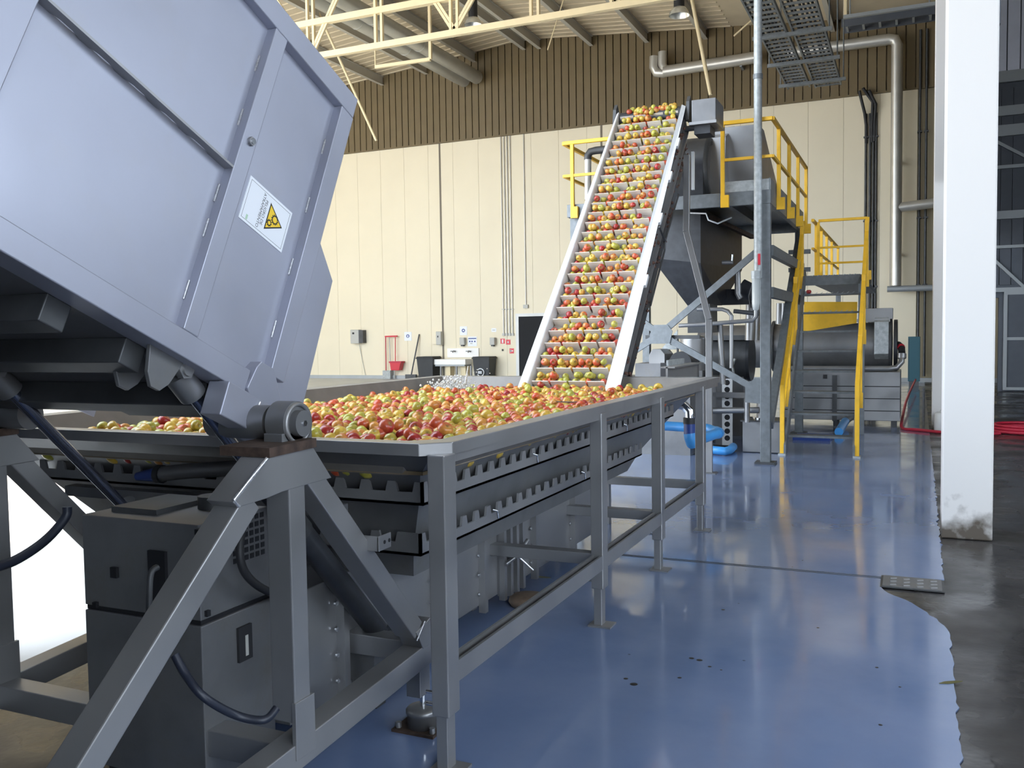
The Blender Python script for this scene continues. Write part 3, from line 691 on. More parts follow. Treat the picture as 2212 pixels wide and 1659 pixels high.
# triangle: apex towards +u
tri = [(-0.075, 0.7655), (-0.168, 0.7655 + 0.057), (-0.168, 0.7655 - 0.057)]
MB().prism(tri, 0, sx - 0.0004, sx).obj('triangle_border', 'ink', sg, local=True)
cu_, cv_ = sum(p[0] for p in tri) / 3, sum(p[1] for p in tri) / 3
MB().prism([(cu_ + (a - cu_) * 0.84, cv_ + (b_ - cv_) * 0.84) for a, b_ in tri], 0, sx, sx + 0.0004).obj('triangle_field', 'sign_yellow', sg, local=True)
def gear(u, v, r, teeth, hole):
    pts_ = []
    for k in range(teeth):
        for da, rr in ((-0.32, 0.8), (-0.16, 1.0), (0.16, 1.0), (0.32, 0.8)):
            a = 2 * math.pi * (k + da) / teeth; pts_.append((u + r * rr * math.cos(a), v + r * rr * math.sin(a)))
    MB().prism(pts_, 0, sx + 0.0004, sx + 0.0008).obj('gear_symbol', 'ink', sg, local=True)
    MB().prism([(u + hole * math.cos(a), v + hole * math.sin(a)) for a in np.linspace(0, 2*math.pi, 20)[:-1]], 0, sx + 0.0008, sx + 0.0012).obj('gear_centre', 'sign_yellow', sg, local=True)
gear(-0.125, 0.772, 0.021, 12, 0.0125)
gear(-0.150, 0.745, 0.015, 9, 0.0075)
for line, u in (('PELIGRO DE', -0.196), ('ATRAPAMIENTO', -0.214)):
    V, F = text_mesh(line, 0.0195)
    # letters upright along +u, reading towards -v
    MB().add([(sx, u + y, 0.7655 - x) for x, y, z in V], F).obj('lettering', 'ink', sg, local=True)
MB().box((sx - 0.0004, -0.272, 0.69), (sx, -0.262, 0.71)).obj('small_mark', 'sign_green', sg, local=True)
# ================================================================== hydraulic power unit
pu = thing('hydraulic_power_unit', 'grey steel hydraulic power cabinet standing under the tipper', 'power unit', (-2.75, 2.66, 0.004))
XU = -2.36
e1 = pt(440, 1515, x=XU); e2_ = pt(592, 1440, x=XU)
yu0, yu1 = e1[1], e2_[1]
xl_ = pt(183, 1300, y=yu0)[0]
zt = pt(432, 1135, x=XU)[2]; zm = pt(440, 1345, x=XU)[2]
low = box('lower_cabinet', (xl_, yu0, 0.10), (XU, yu1, zm - 0.012), 'stainless_dull', pu, bevel=0.004)
upc = box('upper_cabinet', (xl_ - 0.01, yu0 + 0.01, zm + 0.004), (XU - 0.01, yu1, zt), 'stainless_dull', pu, bevel=0.004)
box('plinth', (xl_ + 0.04, yu0 + 0.05, 0.004), (XU - 0.04, yu1 - 0.04, 0.10), 'dark_steel', pu)
box('seam', (xl_, yu0 + 0.012, zm - 0.012), (XU - 0.012, yu1, zm + 0.004), 'ink', pu)
def spot(px, py, w, h, name, m_, face='x', par=upc, th=0.004):
    if face == 'x':
        p = pt(px, py, x=XU); return box(name, (XU - 0.012, p[1] - w/2, p[2] - h/2), (XU + th, p[1] + w/2, p[2] + h/2), m_, par)
    p = pt(px, py, y=yu0); return box(name, (p[0] - w/2, yu0 - th, p[2] - h/2), (p[0] + w/2, yu0 + 0.02, p[2] + h/2), m_, par)
spot(246, 1237, 0.032, 0.040, 'knockout', 'ink', 'y')
spot(205, 1307, 0.02, 0.022, 'knockout', 'ink', 'y')
spot(340, 1245, 0.085, 0.19, 'cable_opening', 'ink', 'y')
spot(450, 1325, 0.018, 0.022, 'hinge', 'ink', 'x'); spot(432, 1148, 0.03, 0.02, 'hinge', 'ink', 'x')
gg = spot(526, 1388, 0.075, 0.135, 'oil_gauge', 'rubber', 'x', low, 0.012)
box('sight_glass', (XU + 0.012, pt(528, 1390, x=XU)[1] - 0.008, pt(528, 1390, x=XU)[2] - 0.045), (XU + 0.0135, pt(528, 1390, x=XU)[1] + 0.008, pt(528, 1390, x=XU)[2] + 0.035), 'device_grey', gg)
gp_ = MB(); g0 = pt(545, 1160, x=XU)
for i in range(7):
    for j in range(6):
        y = g0[1] - 0.10 + i * 0.032; z = g0[2] - 0.085 + j * 0.03
        if y < yu1 - 0.02: gp_.box((XU - 0.011, y, z), (XU - 0.008, y + 0.021, z + 0.02))
gp_.obj('vent_holes', 'ink', upc)
cyl('filter_cap', (XU - 0.2, yu0 + 0.3, zt), (XU - 0.2, yu0 + 0.3, zt + 0.05), 0.06, 'dark_steel', pu)
MB().box((xl_ + 0.05, yu0 + 0.1, zt), (XU - 0.3, yu0 + 0.4, zt + 0.02)).obj('top_plate', 'dark_steel', pu)
# hoses and cables
def hose(name, pts_, r, label, m_='rubber'):
    P = [np.array(p, float) for p in pts_]; out = []
    n = len(P)
    for i in range(n - 1):
        p0, p1, p2, p3 = P[max(i-1, 0)], P[i], P[i+1], P[min(i+2, n-1)]
        for t in np.linspace(0, 1, 7)[:-1]:
            out.append(0.5 * ((2*p1) + (-p0+p2)*t + (2*p0-5*p1+4*p2-p3)*t*t + (-p0+3*p1-3*p2+p3)*t**3))
    out.append(P[-1])
    o = MB().tube(out, r, 10).obj(name, m_); tag(o, label, 'hose'); return o
hose('hydraulic_hose', [pt(525, 1130, x=-2.30), pt(518, 1195, x=-2.28), pt(535, 1245, x=-2.28), pt(585, 1280, x=-2.28), pt(650, 1290, x=-2.40)], 0.016, 'black hydraulic hose curving down the side of the power cabinet')
hose('hydraulic_hose', [pt(570, 1075, x=-2.15), pt(592, 1110, x=-2.14), pt(596, 1200, x=-2.14), pt(600, 1300, x=-2.16), pt(603, 1420, x=-2.2), pt(600, 1470, x=-2.25)], 0.014, 'dark hose dropping straight down behind the upright frame post')
hose('hydraulic_hose', [pt(340, 1225, y=2.25), pt(326, 1240, y=2.22), pt(322, 1300, y=2.20), pt(322, 1350, y=2.2)], 0.011, 'grey cable bending out of the cabinet opening', 'dark_steel')
hose('hydraulic_hose', [pt(378, 1415, y=2.2), pt(400, 1455, y=2.2), pt(440, 1505, y=2.2), pt(510, 1545, y=2.3), pt(570, 1555, y=2.35), pt(597, 1530, y=2.4)], 0.014, 'dark braided hose sagging in front of the power cabinet', 'blue_hose')
hose('hydraulic_hose', [pt(-30, 1230, x=-3.3), pt(30, 1212, x=-3.3), pt(95, 1170, x=-3.3), pt(140, 1120, x=-3.3), pt(145, 1095, x=-3.3)], 0.02, 'thick dark blue hose at far left against the bright yard', 'blue_hose')
# hose('hydraulic_hose', [pt(105, 1225, x=-3.7), pt(95, 1260, x=-3.7), pt(98, 1300, x=-3.7), pt(112, 1332, x=-3.7), pt(140, 1345, x=-3.7)], 0.016, 'small hose loop hanging behind the far left frame leg', 'rubber')
# discharge pipe of the tank front, with a blue sleeve
dp = thing('tank_discharge_pipe', 'dull steel pipe with dark blue sleeve under the tank front', 'pipe', (-2.9, 3.0, 1.1))
a = pt(530, 1010, y=3.2); b_ = pt(400, 1018, y=3.2); c_ = pt(345, 1024, y=3.2)
tube('pipe_body', [a, (a + b_) / 2, b_, c_], 0.036, 'stainless_dull', dp, n=14)
cyl('sleeve', c_, c_ + (c_ - b_) * 0.9, 0.038, 'navy_sleeve', dp, r2=0.02)
cyl('hose_clamp', c_ - [0.01, 0, 0], c_ + [0.02, 0, 0], 0.044, 'rubber', dp)
# cross member behind, under the tank front
tb2 = box('spreader_beam', (-3.9, 3.20, 0.98), (-2.25, 3.27, 1.03), 'stainless_dull'); tag(tb2, 'dull horizontal steel beam beneath the tank front rim', 'beam')
# ================================================================== apples
AN, AR = 12, 9
def apple_verts(r=0.040, squash=0.9, lop=0.0):
    vs = []
    for i in range(AR + 1):
        t = math.pi * i / AR
        rr = r * (math.sin(t) ** 0.9) * (1 + 0.06 * math.cos(t))
        z = r * squash * (math.cos(t) * 1.02)
        dim = math.exp(-(rr / (0.38 * r)) ** 2)
        z -= math.copysign(1, math.cos(t)) * dim * r * (0.42 if t < 1.5 else 0.30)
        for k in range(AN):
            a = 2 * math.pi * k / AN
            lobe = 1 + 0.03 * math.cos(5 * a) * (1 if t > 1.5 else 0.3) + lop * math.cos(a)
            vs.append((rr * math.cos(a) * lobe, rr * math.sin(a) * lobe, z))
    fs = []
    for i in range(AR):
        for k in range(AN):
            fs.append((i*AN + k, (i+1)*AN + k, (i+1)*AN + (k+1) % AN, i*AN + (k+1) % AN))
    return np.array(vs), fs
AV, AF = apple_verts()
KINDS = ('red', 'blush', 'yellow', 'green')
def apple_cols(kind, rg):
    base = {'red': (0.42, 0.09, 0.035), 'blush': (0.50, 0.225, 0.045), 'yellow': (0.49, 0.325, 0.045), 'green': (0.33, 0.315, 0.045)}[kind]
    blush = {'red': (0.32, 0.018, 0.018), 'blush': (0.45, 0.065, 0.025), 'yellow': (0.50, 0.17, 0.035), 'green': (0.40, 0.28, 0.045)}[kind]
    base = np.array(base) * rg.uniform(0.95, 1.28); blush = np.array(blush) * rg.uniform(0.9, 1.2)
    a0 = rg.uniform(0, 2*math.pi); spread = {'red': 1.6, 'blush': 0.6, 'yellow': -0.35, 'green': -0.6}[kind] + rg.normal(0, 0.25)
    ang = np.arctan2(AV[:, 1], AV[:, 0]); stripe = 0.18 * np.sin(ang * 7 + a0) + 0.14 * np.sin(ang * 13 + 2*a0)
    w = np.clip((np.cos(ang - a0) + spread + stripe) * 0.7 + 0.15, 0, 1)[:, None]
    c = base * (1 - w) + blush * w
    rad = np.hypot(AV[:, 0], AV[:, 1]) / 0.040
    cal = np.clip(1.3 - rad / 0.34, 0, 1)[:, None]
    c = c * (1 - cal) + np.array((0.10, 0.06, 0.02)) * cal
    gr = (np.clip(1 - rad / 0.6, 0, 1) * 0.5)[:, None]
    c = c * (1 - gr * 0.5) + np.array((0.45, 0.40, 0.08)) * gr * 0.5
    return np.concatenate([np.clip(c, 0, 1), np.ones((len(c), 1))], 1)
def set_cols(me, cols):
    a = me.attributes.new('acol', 'FLOAT_COLOR', 'POINT'); a.data.foreach_set('color', cols.astype(np.float32).ravel())
def rand_rot(rg, tilt=1.0):
    q = rg.normal(size=4); q /= np.linalg.norm(q); w_, x, y, z = q
    return np.array([[1-2*(y*y+z*z), 2*(x*y-z*w_), 2*(x*z+y*w_)], [2*(x*y+z*w_), 1-2*(x*x+z*z), 2*(y*z-x*w_)], [2*(x*z-y*w_), 2*(y*z+x*w_), 1-2*(x*x+y*y)]])
ARG = np.random.default_rng(21)
AMESH = {}
for kd in KINDS:
    AMESH[kd] = []
    for j in range(5):
        me = bpy.data.meshes.new('apple_' + kd); me.from_pydata(AV.tolist(), [], AF); me.update()
        me.polygons.foreach_set('use_smooth', [True] * len(AF)); me.materials.append(MATS['apple_skin'])
        set_cols(me, apple_cols(kd, ARG)); AMESH[kd].append(me)
def pick_kind(): return KINDS[int(ARG.choice(4, p=(0.15, 0.36, 0.28, 0.21)))]
def stuff_apples(name, P, K, label):
    """all the remaining apples of a mass in one object"""
    n = len(P); nv = len(AV); V = np.empty((n * nv, 3)); cols = np.empty((n * nv, 4)); pool = {k: [apple_cols(k, ARG) for _ in range(14)] for k in KINDS}
    for i, (p, k) in enumerate(zip(P, K)):
        V[i*nv:(i+1)*nv] = (AV * p[3]) @ rand_rot(ARG).T + np.array(p[:3])
        cols[i*nv:(i+1)*nv] = pool[k][ARG.integers(14)]
    F = np.array(AF); FF = (F[None] + (np.arange(n) * nv)[:, None, None]).reshape(-1, 4)
    o = V.mean(0); me = bpy.data.meshes.new(name); me.vertices.add(len(V)); me.vertices.foreach_set('co', (V - o).ravel())
    me.loops.add(FF.size); me.polygons.add(len(FF)); me.loops.foreach_set('vertex_index', FF.ravel())
    me.polygons.foreach_set('loop_start', np.arange(len(FF)) * 4); me.polygons.foreach_set('loop_total', np.full(len(FF), 4))
    me.update(calc_edges=True); me.polygons.foreach_set('use_smooth', [True] * len(FF)); me.materials.append(MATS['apple_skin']); set_cols(me, cols)
    ob = bpy.data.objects.new(name, me); ob.location = o; C.objects.link(ob); tag(ob, label, 'apples', kind='stuff'); return ob
# floating apples: jittered rows, pushed apart
pos = []
pitch = 0.0735
row = 0
y = TYF + FW + 0.05
while y < TYB - FW - 0.05:
    x = TXL + FW + 0.05 + (pitch / 2 if row % 2 else 0)
    while x < TXR - FW - 0.04:
        pos.append((x + ARG.normal(0, 0.011), y + ARG.normal(0, 0.011))); x += pitch
    y += pitch * 0.9; row += 1
pos = np.array(pos)
rad = 0.040 * ARG.uniform(0.82, 1.12, len(pos))
for it in range(14):                            # simple relaxation on a grid
    cell = {}
    for i, (x, y) in enumerate(pos): cell.setdefault((int(x / 0.09), int(y / 0.09)), []).append(i)
    for i in range(len(pos)):
        cx_, cy_ = int(pos[i, 0] / 0.09), int(pos[i, 1] / 0.09)
        for a in (-1, 0, 1):
            for b_ in (-1, 0, 1):
                for j in cell.get((cx_ + a, cy_ + b_), ()):
                    if j <= i: continue
                    d = pos[j] - pos[i]; dd = math.hypot(*d); need = (rad[i] + rad[j]) * 0.97
                    if 1e-6 < dd < need:
                        s_ = d / dd * (need - dd) * 0.35; pos[i] -= s_; pos[j] += s_
    pos[:, 0] = np.clip(pos[:, 0], TXL + FW + 0.145, TXR - FW - 0.145); pos[:, 1] = np.clip(pos[:, 1], TYF + FW + 0.145, TYB - FW - 0.145)
# no apples right where the water boils up at the inlet
sw = pt(975, 849, z=WZ)
keep = [i for i in range(len(pos)) if not (abs(pos[i, 0] - sw[0]) < 0.32 and abs(pos[i, 1] - sw[1]) < 0.28 and ARG.random() < 0.55) and not (pos[i, 1] > 8.0 and pos[i, 0] < -4.15)]
AP = []
for i in keep:
    z = WZ + 0.002 + ARG.normal(0, 0.014)
    AP.append((pos[i, 0], pos[i, 1], z, rad[i] / 0.040))
for i in ARG.choice(len(keep), 150, replace=False):   # some ride on top of the others
    p = AP[i]; AP.append((p[0] + 0.03, p[1] + 0.03, p[2] + 0.045, p[3]))
AP.append((*pt(707, 928, z=WZ + 0.05)[:2], WZ + 0.035, 1.3)); AP.append((*pt(733, 934, z=WZ + 0.05)[:2], WZ + 0.04, 1.15))
AK = [pick_kind() for _ in AP]; AK[-2] = 'red'; AK[-1] = 'yellow'
def seen(p):
    px, py = proj(p[:3])
    rim_y = 905 - 0.2295 * (px - 1100)
    left = 668 + (965 - py) * 0.18
    return px > left + 6 and py < 948 and py < rim_y - 2 and px < 1500
order = sorted([i for i in range(len(AP)) if seen(AP[i])], key=lambda i: AP[i][1] ** 2 + AP[i][0] ** 2)
single = set(order[:300])
LAB = {'red': 'deep red apple floating in the near part of the wash tank', 'blush': 'orange and red blushed apple floating in the near part of the wash tank',
       'yellow': 'yellow apple floating in the near part of the wash tank', 'green': 'yellow green apple floating in the near part of the wash tank'}
for i in sorted(single):
    p = AP[i]; me = AMESH[AK[i]][ARG.integers(5)]
    o = bpy.data.objects.new('apple', me); C.objects.link(o); o.location = p[:3]; o.scale = (p[3],) * 3
    o.rotation_euler = Matrix(rand_rot(ARG).tolist()).to_euler()
    tag(o, LAB[AK[i]], 'apple', AK[i] + ' apples floating in the tank')
rest = [i for i in range(len(AP)) if i not in single]
stuff_apples('apple_mass', [AP[i] for i in rest], [AK[i] for i in rest], 'crowd of red and yellow apples floating farther back in the wash tank')
# splash where water enters
sp_ = MB(); rg = np.random.default_rng(5)
def blob(c, r, n=6):
    sp_.lathe((c[0], c[1], c[2]), [(0, -r), (r*0.7, -r*0.7), (r, 0), (r*0.7, r*0.7), (0, r)], n=n)
for k in range(420):
    t = rg.uniform(-1, 1); px = 972 + 42 * t; h = abs(rg.normal(0, 1)) * (0.05 + 0.05 * math.exp(-((px - 990) / 18) ** 2))
    q = pt(px, 849, z=WZ); q[1] += rg.uniform(-0.2, 0.2); q[2] = WZ + 0.01 + min(h, 0.16); blob(q, rg.uniform(0.006, 0.018) * (1.3 if h < 0.05 else 0.8))
for k in range(16):
    t = k / 15; q = pt(1004 + 8 * t, 849, z=WZ); q[2] = WZ + 0.04 + 0.22 * t; blob(q, 0.016 * (1 - 0.5 * t))
for k in range(14):
    q = pt(rg.uniform(985, 1060), 849, z=WZ); q[2] = WZ + rg.uniform(0.08, 0.24); blob(q, 0.006)
sp_o = sp_.obj('water_splash', 'foam'); tag(sp_o, 'white water splash boiling up among the apples at the inlet', 'splash', kind='stuff')
# ================================================================== apple elevator
EXL, EXR = -3.52, -2.70
E0 = np.array([8.30, 1.29]); E1 = np.array([11.45, 4.63])
ed = (E1 - E0) / np.linalg.norm(E1 - E0); en = np.array([-ed[1], ed[0]])
EL = np.linalg.norm(E1 - E0)
def eb(s, h): q = E0 + ed * s + en * h; return (q[0], q[1])
S0, S1 = -0.42, EL
elev = thing('apple_elevator', 'steep white cleated belt elevator lifting apples out of the tank', 'conveyor', (-3.1, 10.2, 0))
def strip(name, x0_, x1_, s0, s1, h0, h1, m_, par=elev, bev=0.0):
    return MB().prism([eb(s0, h0), eb(s1, h0), eb(s1, h1), eb(s0, h1)], 0, x0_, x1_).obj(name, m_, par, bev)
BH = -0.125                                   # belt surface below the top of the guards
belt = strip('belt', EXL + 0.01, EXR - 0.01, S0, S1 + 0.02, BH - 0.02, BH, 'belt')
strip('side_guard', EXR, EXR + 0.012, S0 + 0.25, S1 - 0.02, -0.125, 0.0, 'white_plastic')
ga, gb = eb(S0 + 0.30, 0.0), eb(S1 - 0.02, 0.0); ha, hb_ = eb(S0 + 0.30, -0.03), eb(S1 - 0.02, -0.03)
MB().plate([(EXR, *ga), (EXR + 0.135, *ha), (EXR + 0.045, *hb_), (EXR, *gb)], 0.012).obj('side_board', 'white_plastic', elev)
MB().plate([(EXL, *ga), (EXL, *gb), (EXL - 0.03, *hb_), (EXL - 0.10, *ha)], 0.012).obj('side_board', 'white_plastic', elev)
strip('side_guard', EXL - 0.016, EXL, S0 + 0.25, S1 - 0.02, -0.19, 0.0, 'white_plastic')
# wavy lower flaps of the guard
for s_ in (1.35, 2.35, 3.1, 3.75): strip('guard_flap', EXR + 0.12 - 0.02 * s_, EXR + 0.155 - 0.02 * s_, s_, s_ + 0.16, -0.06, -0.02, 'white_plastic')
strip('side_channel', EXR - 0.01, EXR + 0.035, S0, S1 - 0.1, -0.30, -0.135, 'stainless_dull')
strip('side_channel_lip', EXR + 0.03, EXR + 0.06, S0, S1 - 0.15, -0.31, -0.295, 'stainless', elev)
strip('side_channel', EXL - 0.035, EXL + 0.01, S0, S1 - 0.1, -0.30, -0.18, 'stainless_dull')
strip('return_belt', EXL + 0.03, EXR + 0.01, S0 + 0.35, S1 - 0.2, -0.47, -0.45, 'mash')
strip('lower_frame', EXR - 0.03, EXR + 0.03, 0.25, S1 - 0.4, -0.52, -0.40, 'black_steel')
for k in range(7):
    s_ = 0.4 + k * 0.58
    strip('frame_strut', EXR - 0.005, EXR + 0.02, s_, s_ + 0.05, -0.46, -0.28, 'dark_steel')
NR = 27
cw = (EXR - EXL - 0.06) / 4
src = None
for r in range(NR):
    s_ = 0.02 + r * (EL - 0.12) / (NR - 1)
    for c in range(4):
        if src is None:
            xa = EXL + 0.025; src = strip('cleat', xa, xa + cw - 0.018, s_, s_ + 0.008, BH, BH + 0.105, 'cleat', belt); s00 = s_; x00 = xa
        else:
            off = ed * (s_ - s00); inst(src, belt, (EXL + 0.025 + c * (cw + 0.004) - x00, off[0], off[1]))
# head shaft, bearings, drive
hq = eb(S1 - 0.03, -0.12)
cyl('head_roller', (EXL - 0.05, *hq), (EXR + 0.05, *hq), 0.10, 'black_steel', elev, n=20)
for x in (EXL - 0.09, EXR + 0.05):
    MB().prism([(hq[0] - 0.09, hq[1] - 0.10), (hq[0] + 0.11, hq[1] - 0.10), (hq[0] + 0.10, hq[1] + 0.12), (hq[0] + 0.02, hq[1] + 0.22), (hq[0] - 0.05, hq[1] + 0.14)], 0, x, x + 0.04).obj('bearing_plate', 'dark_steel', elev)
gm = thing('gear_motor_cover', 'square stainless cover box of the drive on top of the elevator', 'motor cover', (-2.4, 11.5, 4.4))
a = pt(1494, 268, y=11.35); b_ = pt(1546, 210, y=11.35)
mb = MB().box((a[0], 11.35, a[2]), (b_[0], 11.85, b_[2])); mb.obj('cover', 'stainless_dull', gm, bevel=0.008)
box('cover_rim', (a[0] - 0.03, 11.33, a[2] - 0.015), (b_[0] + 0.01, 11.86, a[2] + 0.02), 'stainless', gm)
box('motor_foot', (a[0] + 0.02, 11.4, a[2] - 0.12), (b_[0] - 0.08, 11.7, a[2] - 0.015), 'black_steel', gm)
cyl('drive_shaft', (EXR + 0.03, 11.45, a[2] - 0.03), (a[0] + 0.1, 11.45, a[2] - 0.03), 0.035, 'dark_steel', gm)
# mashed fruit caught along the frame
mm = MB(); rg = np.random.default_rng(3)
for k in range(150):
    s_ = rg.uniform(-0.1, EL - 0.3); h = rg.uniform(-0.50, -0.26) if k % 3 else rg.uniform(-0.16, -0.125); q = eb(s_, h); r = rg.uniform(0.008, 0.03)
    mm.lathe((EXR + 0.035 + rg.uniform(-0.02, 0.02), q[0], q[1]), [(0, -r), (r, -r*0.3), (r*0.8, r*0.5), (0, r)], n=6)
tag(mm.obj('fruit_pulp', 'mash'), 'brown mashed fruit pulp stuck along the elevator side frame', 'fruit pulp', kind='stuff')
# thin tie rods below the frame
tr_ = thing('elevator_tie_rod', 'thin steel tie rod hanging beside the elevator frame', 'tie rod', pt(1440, 520, x=-2.6))
for p_, q_ in (((1466, 420), (1437, 520)), ((1424, 490), (1437, 522)), ((1437, 522), (1436, 540)), ((1436, 540), (1405, 660))):
    cyl('rod', pt(*p_, x=-2.58), pt(*q_, x=-2.58), 0.012, 'dark_steel', tr_, n=6)
# bent stainless stay from the floor to the elevator head
sp0 = np.array([-2.318, 11.2, 0.0])
stay = thing('elevator_stay', 'tall bent stainless post propping the elevator head from the floor', 'support post', sp0)
pts_ = [sp0 + [0, 0, 0.012], pt(1532, 690, y=11.2), pt(1483, 500, y=11.2), pt(1484, 335, y=11.2)]
pts_[1][0] = sp0[0]
for i in range(3): beam('stay_tube', pts_[i], pts_[i + 1], 0.075, 0.06, 'stainless', stay, up=(0, 1, 0), bevel=0.004)
box('foot_plate', (sp0[0] - 0.09, 11.12, 0.004), (sp0[0] + 0.09, 11.28, 0.014), 'stainless_dull', stay)
for z in (0.28, 0.35): cyl('clamp_bolt', (sp0[0] - 0.11, 11.2, z), (sp0[0] - 0.05, 11.2, z), 0.012, 'chrome', stay, n=8)
lt = MB().beam(pt(1497, 328, y=11.6), pt(1497, 410, y=11.6), 0.035, 0.05, (0, 1, 0)).obj('tube_light', 'white_plastic'); tag(lt, 'white vertical tube lying against the drum beside the elevator', 'tube')
# apples carried up in the pockets between the cleats
CP, CK = [], []
rg = np.random.default_rng(11)
for r in range(-1, NR):
    s_ = 0.02 + r * (EL - 0.12) / (NR - 1)
    n = int(rg.integers(9, 14)); full = rg.uniform(0.75, 1.0)
    xs_ = np.linspace(EXL + 0.055, EXR - 0.055, 10) + rg.normal(0, 0.012, 10)
    for x in xs_:
        if rg.random() < (0.96 if x < -2.95 else 0.86):
            rr = rg.uniform(0.88, 1.08); h = BH + 0.040 * rr; q = eb(s_ + 0.050 + rg.uniform(0, 0.012), h); CP.append((x, q[0], q[1], rr))
    for x in xs_[:-1] + 0.035:
        if rg.random() < 0.88:
            rr = rg.uniform(0.85, 1.05); q = eb(s_ + 0.112 + rg.uniform(-0.01, 0.015), BH + 0.040 * rr + 0.012); CP.append((x, q[0], q[1], rr))
        if rg.random() < 0.46:
            rr = rg.uniform(0.85, 1.05); q = eb(s_ + 0.082, BH + 0.108); CP.append((x, q[0], q[1], rr))
for k in range(34):
    q = eb(EL - 0.06 + rg.uniform(-0.04, 0.10), BH + 0.05 + rg.uniform(0, 0.09)); CP.append((rg.uniform(EXL + 0.08, EXR - 0.08), q[0], q[1], 0.95))
CK = [KINDS[int(ARG.choice(4, p=(0.12, 0.34, 0.34, 0.20)))] for _ in CP]
stuff_apples('apple_load', CP, CK, 'rows of red and yellow apples riding up on the elevator belt')
# ================================================================== steel platform
PZ, PY0, PY1, PX0, PX1 = 3.60, 12.2, 16.05, -4.54, -1.72
pf = thing('steel_platform', 'galvanised steel working platform on posts behind the elevator', 'platform', (-3.1, 14.1, 0))
box('deck_plate', (PX0 + 0.05, PY0 + 0.05, PZ - 0.02), (PX1 - 0.05, PY1 - 0.05, PZ), 'galvanised', pf)
box('edge_channel', (PX0, PY0, PZ - 0.18), (PX1, PY0 + 0.07, PZ), 'galvanised', pf, bevel=0.005)
box('edge_channel', (PX1 - 0.07, PY0 + 0.07, PZ - 0.18), (PX1, PY1, PZ), 'galvanised', pf, bevel=0.005)
box('edge_channel', (PX0, PY0 + 0.07, PZ - 0.18), (PX0 + 0.07, PY1, PZ), 'galvanised', pf)
box('edge_channel', (PX0, PY1 - 0.07, PZ - 0.18), (PX1, PY1, PZ), 'galvanised', pf)
for x in (-3.7, -2.9, -2.3): box('joist', (x - 0.04, PY0 + 0.07, PZ - 0.16), (x + 0.04, PY1 - 0.07, PZ - 0.02), 'galvanised', pf)
box('toe_board', (-2.31, PY0 + 0.005, PZ), (PX1, PY0 + 0.02, PZ + 0.14), 'galvanised_sheet', pf)
box('toe_board', (PX1 - 0.02, PY0, PZ), (PX1 - 0.005, PY1, PZ + 0.15), 'galvanised', pf)
for x, y in ((-1.80, 12.2), (-4.46, 12.25), (-1.80, 15.98), (-4.46, 15.98)):
    ps = box('post', (x - 0.055, y, 0.012), (x + 0.075, y + 0.12, PZ - 0.18), 'galvanised', pf, bevel=0.006)
    box('base_plate', (x - 0.12, y - 0.06, 0.004), (x + 0.14, y + 0.18, 0.03), 'dark_steel', ps)
def brace(a, b_, w=0.085, name='diagonal_brace'): beam(name, a, b_, 0.05, w, 'galvanised', pf, up=(0, 0, 1))
by = 12.26
cgp = pt(1426, 722, y=by)
brace(pt(1645, 535, y=by), cgp); brace(cgp, pt(1640, 845, y=by)); brace(cgp, (-4.4, by, 2.6)); brace(cgp, (-4.4, by, 1.0))
g = pt(1428, 722, y=by - 0.04); MB().prism([(g[0] - 0.16, g[2] - 0.13), (g[0] + 0.12, g[2] - 0.13), (g[0] + 0.16, g[2] + 0.04), (g[0] + 0.09, g[2] + 0.13), (g[0] - 0.10, g[2] + 0.13), (g[0] - 0.16, g[2])], 1, by - 0.045, by - 0.03).obj('gusset_plate', 'galvanised', pf)
g = pt(1638, 845, y=by - 0.04); MB().prism([(g[0] - 0.17, g[2] - 0.15), (g[0] + 0.08, g[2] - 0.17), (g[0] + 0.08, g[2] + 0.17), (g[0] - 0.05, g[2] + 0.17), (g[0] - 0.17, g[2] + 0.06)], 1, by - 0.045, by - 0.03).obj('gusset_plate', 'galvanised', pf)
beam('tie_bar', pt(1395, 728, y=by + 0.05), pt(1512, 728, y=by + 0.05), 0.04, 0.05, 'dark_steel', pf)
# rear slanting brace beside the stair
beam('diagonal_brace', (-1.76, 12.35, 0.5), (-1.76, 15.9, 3.4), 0.10, 0.12, 'galvanised', pf)
for z in (2.35, 2.75, 3.05): box('rear_rail', (-1.95, 15.9, z), (-1.6, 15.98, z + 0.07), 'galvanised', pf)
for z in (2.2, 2.75): box('side_beam', (-1.78, 12.32, z), (-1.70, 15.98, z + 0.14), 'galvanised', pf)
# ------------------------------------------------ yellow guard rails of the platform
def guard(label, path, z0, posts, h=0.95, mid=0.5, tube_=0.05, low=None, dz=0.2):
    g_ = thing('guard_rail', label, 'guard rail', (*path[0], z0))
    for i in range(len(path) - 1):
        a, b_ = path[i], path[i + 1]
        beam('top_rail', (*a, z0 + h), (*b_, z0 + h), tube_, tube_, 'yellow', g_, bevel=0.006)
        beam('middle_rail', (*a, z0 + mid), (*b_, z0 + mid), tube_ * 0.75, tube_ * 0.75, 'yellow', g_)
        if low: beam('lower_rail', (*a, z0 + low), (*b_, z0 + low), tube_ * 0.75, tube_ * 0.75, 'yellow', g_)
    for x, y in posts:
        p_ = box('rail_post', (x - tube_/2, y - tube_/2, z0 - dz), (x + tube_/2, y + tube_/2, z0 + h - tube_/2), 'yellow', g_, bevel=0.005)
        box('post_foot', (x - tube_/2, y - tube_/2 - 0.006, z0 - dz - 0.0), (x + tube_*1.6, y + tube_/2, z0 - dz + 0.16), 'yellow', p_)
    return g_
